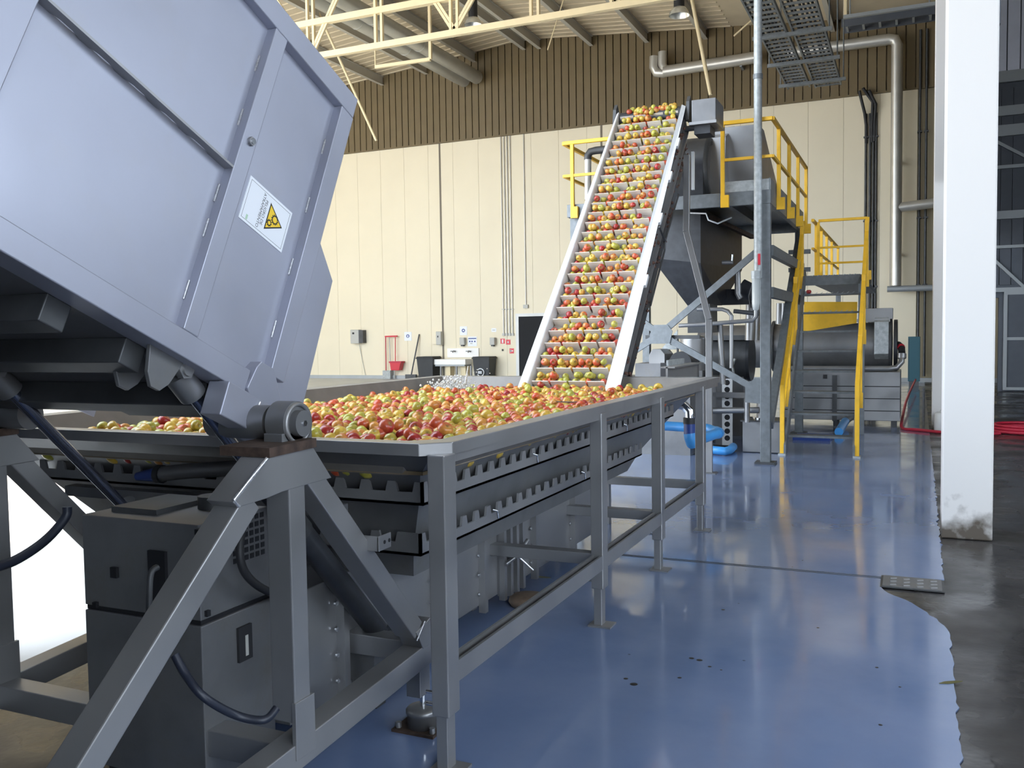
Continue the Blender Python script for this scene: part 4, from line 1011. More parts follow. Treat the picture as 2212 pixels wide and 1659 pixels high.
guard('yellow guard rail round the right corner of the upper platform', [(-2.33, PY0 - 0.03), (PX1 + 0.03, PY0 - 0.03), (PX1 + 0.03, PY1 + 0.1)], PZ, [(-2.33, PY0 - 0.03), (PX1 + 0.03, 12.75), (PX1 + 0.03, 13.85), (PX1 + 0.03, 14.95), (PX1 + 0.03, 16.1)], h=0.9, mid=0.42)
guard('yellow guard rail at the left end of the platform behind the elevator', [(-3.7, PY0 - 0.03), (PX0 - 0.03, PY0 - 0.03), (PX0 - 0.03, 14.2)], PZ, [(PX0 + 0.10, PY0 - 0.03), (PX0 - 0.03, 14.2)], h=0.86, mid=0.40)
# ------------------------------------------------ stair
st = thing('steel_stair', 'steep galvanised stair with yellow handrails up to the platform', 'stair', (-1.2, 14.4, 0))
SX0, SX1 = -1.64, -0.76
sy0, sy1, sz1 = 13.12, 15.62, 2.66
sl = sz1 / (sy1 - sy0)
def sz(y): return (y - sy0) * sl
for x in (SX0 - 0.03, SX1):
    MB().prism([(sy0, 0.02), (sy0 + 0.16, 0.02), (sy1 + 0.16, sz1), (sy1, sz1 + 0.10), (sy0, 0.16)], 0, x, x + 0.03).obj('stringer', 'galvanised', st)
for k in range(9):
    z = 0.265 + k * 0.298; y = sy0 + 0.02 + z / sl
    tr1 = box('tread', (SX0, y, z - 0.03), (SX1, y + 0.22, z), 'galvanised', st)
    if k > 5:
        gt = MB()
        for j in range(9): gt.beam((SX0 + 0.1 + j * 0.08, y - 0.004, z + 0.0), (SX0 + 0.13 + j * 0.08, y - 0.004, z + 0.02), 0.008, 0.008)
        gt.obj('anti_slip_teeth', 'galvanised_sheet', tr1)
for x, lab in ((SX0 - 0.055, 'l'), (SX1 + 0.055, 'r')):
    hr = MB().prism([(sy0 + 0.02, 0.03), (sy0 + 0.07, 0.03), (sy0 + 0.07, 0.95), (sy1 + 0.16, sz(sy1) + 0.86), (sy1 + 0.16, sz(sy1) + 0.92), (sy0 + 0.02, 1.0)], 0, x - 0.03, x + 0.03).obj('handrail', 'yellow', st, bevel=0.005)
    for y in (13.85, 14.7, 15.55):
        box('handrail_post', (x - 0.03, y - 0.025, sz(y) - 0.08), (x + 0.03, y + 0.025, sz(y) + 0.92), 'yellow', st, bevel=0.004)
        box('post_bracket', (x - 0.035, y - 0.03, sz(y) - 0.14), (x + 0.04, y + 0.03, sz(y) + 0.08), 'yellow', st)
    beam('middle_handrail', (x, sy0 + 0.05, 0.52), (x, sy1 + 0.1, sz(sy1) + 0.45), 0.035, 0.04, 'yellow', st)
    box('foot_plate', (x - 0.05, sy0 - 0.02, 0.004), (x + 0.05, sy0 + 0.14, 0.03), 'galvanised_sheet', st)
# landing at the top of the stair
ld = thing('stair_landing', 'grey steel landing deck at the head of the stair', 'landing', (-1.2, 17, 2.4))
box('deck', (-1.66, 15.66, 2.58), (-0.80, 22.0, 2.66), 'galvanised', ld)
box('deck_fascia', (-1.66, 15.63, 2.50), (-0.80, 15.66, 2.66), 'galvanised', ld)
box('support_post', (-0.86, 16.2, 0.004), (-0.76, 16.3, 2.58), 'galvanised', ld)
box('support_post', (-1.62, 21.6, 0.004), (-1.52, 21.7, 2.58), 'galvanised', ld)
guard('yellow cross rail closing the landing at the stair head', [(-1.52, 16.45), (-0.74, 16.45)], 2.66, [(-1.52, 16.45), (-0.74, 16.45)], h=0.98, mid=0.52, tube_=0.045, low=0.25, dz=0.06)
guard('receding yellow rail along the walkway behind the stair', [(-1.60, 16.3), (-1.60, 22.0)], 2.66, [(-1.60, 16.9), (-1.60, 17.9), (-1.60, 19), (-1.60, 20.2), (-1.60, 21.9)], h=0.98, mid=0.5, tube_=0.05, dz=0.06)
yp = MB().prism([pt(1737, 652, y=16.6)[[0, 2]], pt(1852, 652, y=16.6)[[0, 2]], pt(1850, 698, y=16.6)[[0, 2]], pt(1735, 717, y=16.6)[[0, 2]]], 1, 16.6, 16.63).obj('yellow_guard_panel', 'yellow'); tag(yp, 'yellow sloping guard plate seen between the upper stair treads', 'guard plate')
# fallen fruit on the stair tread
for k, (px, py) in enumerate(((1747, 637),)):
    q = pt(px, py, y=15.25)
    o = bpy.data.objects.new('apple', AMESH['red'][0]); C.objects.link(o); o.location = (q[0], q[1], 2.349 + 0.033); tag(o, 'single red apple left lying on an upper stair tread', 'apple')
# tall water pipe beside the platform post, with filter housing at its foot
wp = thing('water_pipe', 'tall vertical grey water pipe beside the platform post', 'pipe', (-1.86, 12.12, 2.4))
cyl('riser', (-1.865, 12.1, 2.45), (-1.865, 12.1, 11.7), 0.052, 'galvanised_sheet', wp, n=18)
cyl('pipe_clip', (-1.865, 12.1, 5.0), (-1.865, 12.1, 5.06), 0.062, 'galvanised', wp, n=18)
fl_ = thing('filter_housing', 'clear cylindrical water filter with red valve beside the grey post', 'water filter', (-1.88, 12.08, 1.95))
q = pt(1645, 590, y=12.08)
MB().lathe((-1.885, 12.06, 2.02), [(0.0, 0), (0.04, 0.02), (0.052, 0.1), (0.052, 0.42), (0.06, 0.43), (0.06, 0.50), (0.03, 0.53)], n=18).obj('bowl', 'clear_housing', fl_)
cyl('cap', (-1.885, 12.06, 2.44), (-1.885, 12.06, 2.54), 0.062, 'galvanised_sheet', fl_)
MB().beam(pt(1640, 548, y=12.04), pt(1640, 572, y=12.04), 0.03, 0.03).obj('valve_lever', 'red_plastic', fl_)
tube('outlet_pipe', [(-1.885, 12.06, 2.03), (-1.885, 12.06, 1.95), (-1.93, 12.06, 1.90), (-2.6, 12.06, 1.86), (-2.9, 12.06, 1.85)], 0.028, 'stainless', fl_, n=10)
# dark feed hopper hanging under the platform
hp = thing('feed_hopper', 'dark steel pyramid hopper hanging under the platform', 'hopper', (-3.0, 13.5, 2.1))
T = [(-3.42, 12.6, 3.40), (-2.72, 12.6, 3.40), (-2.55, 14.9, 3.40), (-3.42, 14.9, 3.40)]
Mv = [(-3.42, 12.6, 2.82), (-2.72, 12.6, 2.72), (-2.55, 14.9, 2.75), (-3.42, 14.9, 2.8)]
Bv = [(-2.98, 12.9, 2.15), (-2.72, 12.9, 2.15), (-2.60, 13.5, 2.15), (-2.98, 13.5, 2.15)]
mb = MB(); mb.add(T + Mv + Bv, [(4*k + i, 4*k + 4 + i, 4*k + 4 + (i+1) % 4, 4*k + (i+1) % 4) for k in range(2) for i in range(4)] + [(8, 11, 10, 9), (0, 1, 2, 3)]); mb.obj('hopper_shell', 'black_steel', hp)
box('outlet', (-2.98, 12.92, 1.75), (-2.66, 13.45, 2.16), 'dark_steel', hp)
tube('hopper_cable', [pt(1490, 460, y=12.5), pt(1525, 461, y=12.5), pt(1530, 475, y=12.5), pt(1550, 483, y=12.6), pt(1580, 470, y=12.9)], 0.012, 'white_plastic', hp, n=6)
beam('stiffener', pt(1535, 470, y=13.0), pt(1625, 512, y=14.6), 0.06, 0.06, 'rusty', hp)
# mill drum on the platform behind the elevator head
ml = thing('fruit_mill', 'grey fruit mill with dark round housing on the platform', 'fruit mill', (-2.7, 12.8, PZ))
mlx = -2.62
MB().cyl((mlx - 0.3, 12.75, 4.02), (mlx + 0.0, 12.75, 4.02), 0.44, n=36).obj('round_housing', 'black_steel', ml)
MB().lathe((mlx + 0.0, 12.75, 4.02), [(0.44, 0), (0.42, 0.04), (0.33, 0.04), (0.33, 0.0)], axis=0, n=36).obj('housing_ring', 'dark_steel', ml)
cyl('housing_cover', (mlx, 12.75, 4.02), (mlx + 0.02, 12.75, 4.02), 0.32, 'stainless_dull', ml, n=36)
MB().prism([(13.0, PZ + 0.0), (15.2, PZ + 0.0), (15.2, PZ + 0.25), (13.4, 4.62), (12.95, 4.62)], 0, -2.62, -1.98).obj('chute_body', 'stainless', ml, bevel=0.006)
MB().prism([(12.6, PZ), (13.0, PZ), (13.0, 4.55), (12.75, 4.45)], 0, -2.60, -2.40).obj('side_plate', 'stainless', ml)
bm = pt(1573, 292, y=13.2); bn = pt(1640, 370, y=13.2)
beam('tension_arm', bm, bn, 0.08, 0.14, 'dark_steel', ml, up=(0, 1, 0))
for t_ in (0.04, 0.52): q = bm + (bn - bm) * t_; box('arm_lug', (q[0] + 0.0, 13.12, q[2] + 0.02), (q[0] + 0.09, 13.28, q[2] + 0.12), 'black_steel', ml)
box('belt_guard', (-3.3, 12.3, PZ), (-2.62, 12.7, PZ + 0.42), 'black_steel', ml)
# overflow pipe at the left end of the platform
vp_ = thing('vent_pipe', 'steel vent pipe with elbow at the left end of the platform', 'pipe', pt(1271, 430, y=12.5))
q0 = pt(1270, 432, y=12.5); q1 = pt(1270, 345, y=12.5); q2 = pt(1300, 328, y=12.5)
tube('vent_riser', [q0, q1], 0.05, 'pipe_cladding', vp_, n=12)
tube('vent_elbow', [q1, (q1[0], 12.5, q1[2] + 0.06), (q1[0] + 0.04, 12.5, q1[2] + 0.11), (q1[0] + 0.12, 12.5, q1[2] + 0.12), (q2[0] + 0.1, 12.5, q1[2] + 0.12)], 0.055, 'dark_steel', vp_, n=12)
# ================================================================== press and machines behind
pr_ = thing('drum_press', 'large horizontal stainless drum press on a base behind the stair', 'press', (-1.6, 18.1, 0))
DY, DZ = 18.1, 1.47
cyl('drum', (-3.9, DY, DZ), (-0.38, DY, DZ), 0.42, 'stainless_dull', pr_, n=40)
for x in (-0.42, -2.5): MB().cyl((x, DY, DZ), (x + 0.05, DY, DZ), 0.49, n=40).obj('drum_flange', 'dark_steel', pr_)
MB().cyl((-0.34, DY, DZ), (-0.28, DY, DZ), 0.47, n=40).obj('end_cover', 'black_steel', pr_)
MB().prism([(DY - 0.52, 1.32), (DY - 0.34, 1.22), (DY - 0.34, 1.98), (DY - 0.52, 1.90)], 0, -0.66, -0.42).obj('valve_cover', 'galvanised_sheet', pr_, bevel=0.01)
box('junction_box', (-0.95, DY - 0.3, 1.95), (-0.36, DY + 0.1, 2.15), 'stainless', pr_, bevel=0.006)
box('top_rail', (-2.4, DY - 0.45, 1.9), (-0.4, DY - 0.38, 1.96), 'stainless', pr_)
tube('feed_pipe', [(-2.1, 17.5, 1.06), (-0.42, 17.5, 1.06), (-0.28, 17.5, 1.08), (-0.20, 17.52, 1.18), (-0.20, 17.6, 1.30)], 0.05, 'stainless', pr_, n=14)
cyl('pipe_union', (-0.20, 17.58, 1.24), (-0.20, 17.60, 1.32), 0.075, 'stainless', pr_, n=16)
tube('feed_hose', [(-0.20, 17.62, 1.34), (-0.21, 17.75, 1.44), (-0.26, 17.9, 1.48), (-0.28, 18.0, 1.48)], 0.06, 'rubber', pr_, n=12)
cyl('hose_band', (-0.21, 17.72, 1.42), (-0.22, 17.76, 1.445), 0.066, 'red_plastic', pr_, n=14)
cb = box('base_cabinet', (-2.30, 17.45, 0.12), (-0.22, 18.75, 1.0), 'stainless', pr_, bevel=0.008)
for z in (0.30, 0.52, 0.74): box('cabinet_seam', (-2.29, 17.443, z - 0.008), (-0.225, 17.452, z + 0.008), 'ink', cb)
box('cabinet_post', (-1.36, 17.42, 0.10), (-1.28, 17.452, 0.94), 'dark_steel', cb)
box('cabinet_knob', (-1.52, 17.42, 0.88), (-1.45, 17.452, 0.95), 'ink', cb)
for x in (-2.2, -1.3, -0.32): box('cabinet_foot', (x - 0.05, 17.5, 0.004), (x + 0.05, 17.6, 0.12), 'dark_steel', pr_)
# second, darker drum further left
sd = thing('screw_press', 'dark round screw press housing under the platform', 'press', (-3.0, 15.6, 0.5))
a = pt(1530, 775, y=15.6); b_ = pt(1618, 775, y=15.6)
cyl('housing', (a[0], 15.6, a[2]), (b_[0], 15.6, b_[2] + 0.02), 0.37, 'dark_steel', sd, n=32)
cyl('front_ring', (b_[0], 15.6, b_[2] + 0.02), (b_[0] + 0.05, 15.6, b_[2] + 0.02), 0.40, 'black_steel', sd, n=32)
cyl('rear_ring', (a[0] - 0.05, 15.6, a[2]), (a[0], 15.6, a[2]), 0.40, 'black_steel', sd, n=32)
box('lid', (a[0], 15.3, a[2] + 0.32), (b_[0], 15.9, a[2] + 0.40), 'dark_steel', sd)
box('stand', (a[0] + 0.05, 15.35, 0.004), (b_[0] - 0.05, 15.85, a[2] - 0.3), 'stainless_dull', sd)
tube('lift_handle', [pt(1588, 775, y=15.2), pt(1582, 790, y=15.2), pt(1586, 812, y=15.2)], 0.02, 'galvanised_sheet', sd, n=8)
# low machine behind the tank with covers
lm = thing('conveyor_drive', 'grey machine with a faceted cover and dark dome behind the tank', 'machine', pt(1460, 800, y=12.9))
q = pt(1430, 770, y=12.9)
MB().prism([(q[0] - 0.14, q[2] - 0.10), (q[0] + 0.09, q[2] - 0.10), (q[0] + 0.09, q[2] + 0.04), (q[0] + 0.03, q[2] + 0.11), (q[0] - 0.09, q[2] + 0.11), (q[0] - 0.14, q[2] + 0.02)], 1, 12.7, 13.2).obj('faceted_cover', 'stainless', lm, bevel=0.005)
q = pt(1478, 775, y=13.0)
cyl('dome', (q[0], 12.75, q[2] - 0.05), (q[0], 13.3, q[2] - 0.05), 0.16, 'black_steel', lm, n=24)
q = pt(1452, 720, y=13.1); e = pt(1452, 755, y=13.1)
MB().prism([(e[0] - 0.17, e[2]), (e[0] + 0.08, e[2]), (q[0] + 0.08, q[2] + 0.05)], 1, 13.1, 13.12).obj('warning_plate', 'galvanised_sheet', lm)
sgn = pt(1453, 740, y=13.09); MB().beam(sgn - [0.035, 0, 0], sgn + [0.035, 0, 0], 0.01, 0.07).obj('warning_mark', 'ink', lm)
cyl('control_rod', pt(1464, 725, y=12.8), pt(1464, 785, y=12.8), 0.016, 'dark_steel', lm, n=8)
box('drive_base', (-3.7, 12.7, 0.004), (-2.9, 13.3, 1.32), 'stainless_dull', lm)
# stainless buffer vessel
bv = thing('buffer_vessel', 'shiny stainless buffer vessel below the feed hopper', 'vessel', pt(1495, 800, y=14.4))
q = pt(1497, 735, y=14.4); q2 = pt(1497, 800, y=14.4)
cyl('vessel_body', (q[0], 14.4, q2[2]), (q[0], 14.4, q[2]), 0.20, 'stainless', bv, n=24)
MB().lathe((q[0], 14.4, q[2]), [(0.205, 0), (0.205, 0.03), (0.15, 0.07), (0.05, 0.08), (0, 0.08)], n=24).obj('vessel_lid', 'stainless', bv)
box('vessel_stand', (q[0] - 0.18, 14.25, 0.004), (q[0] + 0.18, 14.55, q2[2]), 'stainless_dull', bv)
cyl('vessel_pipe', (q[0] + 0.27, 14.4, 0.9), (q[0] + 0.27, 14.4, q[2] + 0.25), 0.045, 'stainless', bv, n=12)
cyl('blue_cap', (q[0] + 0.27, 14.4, q[2] + 0.25), (q[0] + 0.27, 14.4, q[2] + 0.36), 0.05, 'navy_sleeve', bv, n=12)
# pipework under the platform
pw_ = thing('process_pipework', 'bright stainless process pipes under the platform', 'pipework', pt(1600, 760, y=13.6))
for px, y0_, y1_ in ((1596, 575, 640), (1590, 680, 700), (1618, 660, 770)):
    pass
tube('pipe_run', [pt(1593, 575, y=13.4), pt(1594, 635, y=13.4), pt(1600, 645, y=13.4)], 0.045, 'stainless', pw_, n=12)
tube('pipe_run', [pt(1622, 655, y=14.2), pt(1620, 735, y=14.2)], 0.075, 'stainless', pw_, n=14)
tube('pipe_run', [pt(1634, 655, y=14.3), pt(1632, 735, y=14.3)], 0.06, 'stainless', pw_, n=14)
tube('pipe_run', [pt(1506, 668, y=12.6), pt(1560, 668, y=12.6), pt(1572, 672, y=12.6), pt(1580, 682, y=12.6), pt(1580, 795, y=12.6)], 0.028, 'stainless', pw_, n=10)
tube('pipe_run', [pt(1585, 672, y=12.8), pt(1640, 678, y=12.8)], 0.03, 'dark_steel', pw_, n=8)
tube('pipe_run', [pt(1684, 655, y=16.0), pt(1683, 700, y=16.0)], 0.055, 'stainless', pw_, n=12)
tube('pipe_run', [pt(1694, 655, y=16.0), pt(1693, 700, y=16.0)], 0.055, 'stainless', pw_, n=12)
tube('pipe_run', [pt(1560, 567, y=13.0), pt(1583, 567, y=13.0)], 0.03, 'stainless_dull', pw_, n=8)
tube('pipe_run', [pt(1582, 550, y=13.0), pt(1581, 570, y=13.0)], 0.02, 'chrome', pw_, n=8)
tube('pipe_run', [pt(1555, 700, y=13.2), pt(1562, 830, y=13.2)], 0.04, 'stainless', pw_, n=8)
cyl('valve_body', pt(1600, 620, y=13.7), pt(1640, 640, y=13.7), 0.13, 'black_steel', pw_, n=14)
box('manifold', pt(1585, 655, y=13.8) - [0.25, 0, 0.02], pt(1640, 640, y=13.8) + [0, 0.2, 0.12], 'black_steel', pw_)
tube('control_cable', [pt(1632, 555, y=12.9), pt(1630, 600, y=12.9), pt(1618, 640, y=12.9), pt(1622, 665, y=12.9)], 0.014, 'rubber', pw_, n=6)
tube('pipe_run', [pt(1480, 888, y=13.3), pt(1620, 886, y=13.3), pt(1640, 886, y=13.3)], 0.045, 'stainless', pw_, n=12)
tube('pipe_run', [pt(1614, 860, y=13.1), pt(1614, 912, y=13.1)], 0.04, 'stainless', pw_, n=12)
# lower frame behind the tank: grey cross beam and perforated white uprights
fb = box('frame_beam', pt(1470, 858, y=13.8), pt(1612, 848, y=13.8) + [0, 0.08, 0], 'stainless_dull'); tag(fb, 'dull grey horizontal beam behind the perforated white upright', 'beam')
def perf(base, ztop, label, n_):
    t = thing('perforated_upright', label, 'upright', base)
    w_ = 0.155
    up_ = box('upright_plate', (base[0] - w_/2, base[1], base[2] + 0.02), (base[0] + w_/2, base[1] + 0.02, ztop), 'white_paint', t)
    for k in range(n_):
        z = base[2] + 0.14 + k * (ztop - base[2] - 0.2) / (n_ - 1)
        cyl('hole', (base[0], base[1] - 0.002, z), (base[0], base[1] + 0.01, z), 0.042, 'ink', up_, n=16)
    box('upright_side', (base[0] - w_/2 - 0.1, base[1] + 0.0, base[2] + 0.02), (base[0] - w_/2, base[1] + 0.1, ztop), 'stainless_dull', t)
    box('foot', (base[0] - 0.2, base[1] - 0.03, base[2] + 0.004), (base[0] + 0.1, base[1] + 0.1, base[2] + 0.03), 'rubber', t)
perf(pt(1571, 966, z=0), pt(1571, 818, y=pt(1571, 966, z=0)[1])[2], 'white perforated upright with black holes left of the grey post', 9)
perf(pt(1397, 935, z=0), 1.0, 'partly hidden white perforated upright behind the tank legs', 6)
lc = thing('lower_machine_casing', 'dark grey steel casing low behind the tank legs', 'machine casing', (-3.2, 14.6, 0))
box('casing', (-4.6, 14.3, 0.10), (-2.75, 15.0, 1.05), 'stainless_dull', lc)
for x in (-4.5, -3.6, -2.85): box('casing_foot', (x - 0.04, 14.35, 0.004), (x + 0.04, 14.45, 0.10), 'dark_steel', lc)
for x in (-3.9, -3.2): box('casing_rib', (x - 0.025, 14.28, 0.1), (x + 0.025, 14.3, 1.05), 'stainless', lc)
sbx = thing('floor_sump_box', 'square stainless sump box on the floor behind the grey post', 'box', (-2.0, 13.5, 0))
box('tub', (-2.27, 13.3, 0.012), (-1.74, 13.85, 0.46), 'stainless', sbx, bevel=0.006)
box('tub_rim', (-2.30, 13.27, 0.455), (-1.71, 13.88, 0.475), 'dark_steel', sbx)
cyl('pump_column', (-2.05, 13.55, 0.475), (-2.05, 13.55, 0.85), 0.06, 'stainless', sbx)
cyl('pump_flange', (-2.05, 13.55, 0.475), (-2.05, 13.55, 0.50), 0.12, 'chrome', sbx)
# white tote standing behind the tank legs
tw = thing('white_crate', 'white plastic crate on the floor seen behind the tank legs', 'crate', (-3.9, 10.4, 0))
MB().prism([(-4.2, 0.02), (-3.55, 0.02), (-3.5, 0.34), (-4.25, 0.34)], 1, 10.2, 10.8).obj('crate_body', 'white_plastic', tw, bevel=0.01)
box('crate_rim', (-4.28, 10.17, 0.33), (-3.47, 10.83, 0.37), 'white_plastic', tw)
# steel elbow and blue drain pipework at the far tank leg
bp_ = thing('blue_drain_pipe', 'bright blue plastic drain pipe with elbow beside the last tank leg', 'pipe', pt(1495, 955, y=8.7))
Yq = 8.75
e0 = pt(1462, 873, y=Yq); e1 = pt(1478, 876, y=Yq); e2_ = pt(1489, 888, y=Yq); e3 = pt(1490, 905, y=Yq)
tube('steel_elbow', [pt(1448, 876, y=Yq), e0, e1, e2_, e3], 0.048, 'chrome', bp_, n=14)
f1 = pt(1490, 902, y=Yq); f2_ = pt(1491, 938, y=Yq)
cyl('sleeve', f1, f2_, 0.062, 'navy_sleeve', bp_)
cyl('sleeve_cuff', f1 + [0, 0, 0.0], f1 + [0, 0, -0.06], 0.064, 'rubber', bp_)
g1 = pt(1494, 955, y=Yq)
tube('blue_elbow', [f2_ + [0, 0, 0.01], (f2_ + g1) / 2, g1, g1 + (pt(1512, 951, y=Yq + 0.15) - g1) * 0.9], 0.066, 'blue_pvc', bp_, n=16)
h1 = pt(1553, 935, y=Yq + 0.7)
tube('blue_run', [g1, h1], 0.052, 'blue_pvc', bp_, n=16)
h2 = pt(1530, 926, y=Yq + 0.95); h3 = pt(1392, 917, y=Yq + 0.95)
tube('blue_elbow', [h1 - (h1 - g1) * 0.06, h1, h1 + (h2 - h1) * 0.3], 0.058, 'blue_pvc', bp_, n=16)
tube('blue_run', [h1, h2, h3, pt(1340, 915, y=Yq + 0.95)], 0.052, 'blue_pvc', bp_, n=16)
bf = thing('blue_floor_pipe', 'short blue plastic pipe elbow lying on the floor by white upright', 'pipe', pt(1570, 975, z=0))
tube('pipe_elbow', [pt(1540, 972, z=0.07), pt(1566, 975, z=0.07), pt(1577, 972, z=0.07), pt(1584, 965, z=0.07)], 0.06, 'blue_pvc', bf, n=14)
tube('pipe_tail', [pt(1540, 972, z=0.07), pt(1505, 970, z=0.07)], 0.05, 'blue_pvc', bf, n=14)
bs = thing('blue_stair_pipe', 'blue plastic pipe end slanting to the floor behind the stair', 'pipe', pt(1812, 935, z=0))
tube('pipe_end', [pt(1812, 933, z=0.07), pt(1826, 910, y=17.2)], 0.07, 'blue_pvc', bs, n=14)
tube('steel_stub', [pt(1826, 910, y=17.2), pt(1838, 900, y=17.4)], 0.065, 'stainless_dull', bs, n=14)
br2 = box('blue_floor_strip', pt(1712, 951, z=0.0) + [0, 0, 0.004], pt(1800, 944, z=0.0) + [0, 0, 0.05], 'navy_sleeve'); tag(br2, 'dark blue flat hose strip lying behind the stair foot', 'hose')
# ================================================================== columns, wall services, small things
def column(x0_, x1_, y0_, y1_, label):
    m_ = MATS['white_paint']
    c = thing('column', label, 'column', ((x0_ + x1_)/2, (y0_ + y1_)/2, 0))
    box('shaft', (x0_, y0_, 0.0), (x1_, y1_, roof_z(x1_)), 'column_paint', c, bevel=0.012)
    return c
# column paint, soiled near the floor
m = bpy.data.materials.new('column_paint'); m.use_nodes = True; nt = m.node_tree; b = nt.nodes['Principled BSDF']
geo = nt.nodes.new('ShaderNodeNewGeometry'); sx_ = nt.nodes.new('ShaderNodeSeparateXYZ'); nt.links.new(geo.outputs['Position'], sx_.inputs[0])
n = nt.nodes.new('ShaderNodeTexNoise'); n.inputs['Scale'].default_value = 7; n.inputs['Detail'].default_value = 8; nt.links.new(geo.outputs['Position'], n.inputs['Vector'])
ma = nt.nodes.new('ShaderNodeMath'); ma.operation = 'MULTIPLY_ADD'; ma.inputs[1].default_value = 0.75; ma.inputs[2].default_value = -0.30; nt.links.new(n.outputs[0], ma.inputs[0])
sb_ = nt.nodes.new('ShaderNodeMath'); sb_.operation = 'SUBTRACT'; nt.links.new(ma.outputs[0], sb_.inputs[0]); nt.links.new(sx_.outputs['Z'], sb_.inputs[1])
mr = nt.nodes.new('ShaderNodeMapRange'); mr.inputs[1].default_value = -0.22; mr.inputs[2].default_value = 0.06; nt.links.new(sb_.outputs[0], mr.inputs[0])
mx = nt.nodes.new('ShaderNodeMix'); mx.data_type = 'RGBA'; nt.links.new(mr.outputs[0], mx.inputs[0]); mx.inputs[6].default_value = (0.74, 0.715, 0.69, 1); mx.inputs[7].default_value = (0.10, 0.08, 0.06, 1)
nt.links.new(mx.outputs[2], b.inputs['Base Color']); b.inputs['Roughness'].default_value = 0.55; MATS['column_paint'] = m
column(0.222, 0.602, 8.31, 8.69, 'near white painted column at the edge of blue floor, dirty base')
column(0.29, 0.67, 17.3, 17.68, 'farther white column partly hidden behind the near white column')
# ------------------------------------------------ wall services on the back wall
def wp3(px, py, off=0.1): return pt(px, py, y=YW - off)
cdl = []
for px, wd in ((1088, 'leftmost'), (1094.5, 'second from left'), (1101, 'third from left'), (1107.5, 'rightmost')):
    a = wp3(px, 722, 0.03); t_ = wp3(px - 4, 291, 0.03)
    c = thing('conduit', 'thin grey wall conduit, ' + wd + ' of four side by side left of the doorway', 'conduit', a, 'four conduits on the cream wall')
    cyl('conduit_pipe', (a[0], YW - 0.03, a[2]), (a[0], YW - 0.03, ZB - 0.1), 0.028, 'pipe_cladding', c, n=8)
    box('conduit_box', (a[0] - 0.055, YW - 0.07, a[2] - 0.06), (a[0] + 0.055, YW, a[2] + 0.04), 'device_grey', c)
    box('saddle_clip', (a[0] - 0.05, YW - 0.06, wp3(px, 668)[2] - 0.02), (a[0] + 0.05, YW, wp3(px, 668)[2] + 0.02), 'device_grey', c)
a = wp3(1136, 662, 0.03)
c = thing('conduit', 'single thin conduit ending in a small box above the dark doorway', 'conduit', a)
cyl('conduit_pipe', (a[0], YW - 0.03, a[2]), (a[0], YW - 0.03, ZB - 0.1), 0.025, 'pipe_cladding', c, n=8)
box('conduit_box', (a[0] - 0.1, YW - 0.08, a[2] - 0.07), (a[0] + 0.1, YW, a[2] + 0.07), 'device_grey', c)
for px, lab in ((1868, 'dark cable conduit, leftmost of the group right of the platform'), (1877, 'dark cable conduit, second of the group right of the platform'), (1884, 'dark cable conduit, third of the group right of the platform'), (1890, 'dark cable conduit, rightmost of the group right of the platform'), (1983, 'thin conduit between the big vertical pipe and the white column'), (1997, 'dark conduit close behind the far white column')):
    oo = 0.06 if px < 1900 else 0.14; a = wp3(px, 700, oo); c = thing('conduit', lab, 'conduit', (a[0], YW - oo, 0.2))
    cyl('conduit_pipe', (a[0], YW - oo, 0.2), (a[0], YW - oo, 9.0 if px < 1900 else 11.5), 0.04, 'dark_steel', c, n=8)
    for z in (3.2, 5.4, 8.2): box('saddle_clip', (a[0] - 0.07, YW - oo - 0.05, z), (a[0] + 0.07, YW, z + 0.05), 'dark_steel', c)
for k, (p_, q_, r_) in enumerate((((1856, 196), (1868, 245), (1871, 270)), ((1864, 190), (1885, 220), (1884, 268)), ((1877, 195), (1892, 225), (1889, 265)))):
    cb_ = tube('cable_bundle', [wp3(*p_, 0.4), wp3(*q_, 0.2), wp3(*r_, 0.08), wp3(r_[0], r_[1] + 40, 0.06)], 0.05, 'rubber'); tag(cb_, ('black cable drooping from the tray, left of three', 'black cable drooping from the tray, middle of three', 'black cable drooping from the tray, right of three')[k], 'cable')
# big insulated pipe: hook, long run, drop, branches
ip = thing('insulated_pipe', 'long silver insulated pipe running high along the back wall', 'pipe', wp3(1660, 110, 0.6))
YP = YW - 0.6
def ip3(px, py): return pt(px, py, y=YP)
L0, L1 = ip3(1440, 154), ip3(1645, 122)
zrun = L0[2]
R_ = 0.20
tube('pipe_run', [(L0[0] - 0.1, YP, zrun), (L1[0], YP, L1[2])], R_, 'pipe_cladding', ip, n=18)
tube('pipe_hook', [ip3(1413, 122), ip3(1412, 145), ip3(1418, 157), ip3(1432, 158), (L0[0] + 0.05, YP, zrun)], R_ * 0.82, 'pipe_cladding', ip, n=14)
tube('pipe_hook', [ip3(1431, 112), ip3(1431, 140), ip3(1436, 150)], R_ * 0.8, 'pipe_cladding', ip, n=14)
for px in (1470, 1600):
    q = ip3(px, 140); box('wall_bracket', (q[0] - 0.04, YP, q[2] - 0.06), (q[0] + 0.04, YW - 0.07, q[2] + 0.06), 'grey_frame', ip)
ip2 = thing('insulated_pipe', 'silver insulated pipe turning down the wall left of the columns', 'pipe', wp3(1937, 620, 0.6))
c1 = ip3(1800, 101); c2 = ip3(1928, 84); c3 = ip3(1938, 95); xD = ip3(1936, 400)[0]
tube('pipe_run', [ip3(1700, 115), c1, (xD - 0.25, YP, c2[2]), (xD - 0.08, YP, c2[2] - 0.04), (xD, YP, c2[2] - 0.22), (xD, YP, ip3(1936, 617)[2])], R_ * 0.9, 'pipe_cladding', ip2, n=18)
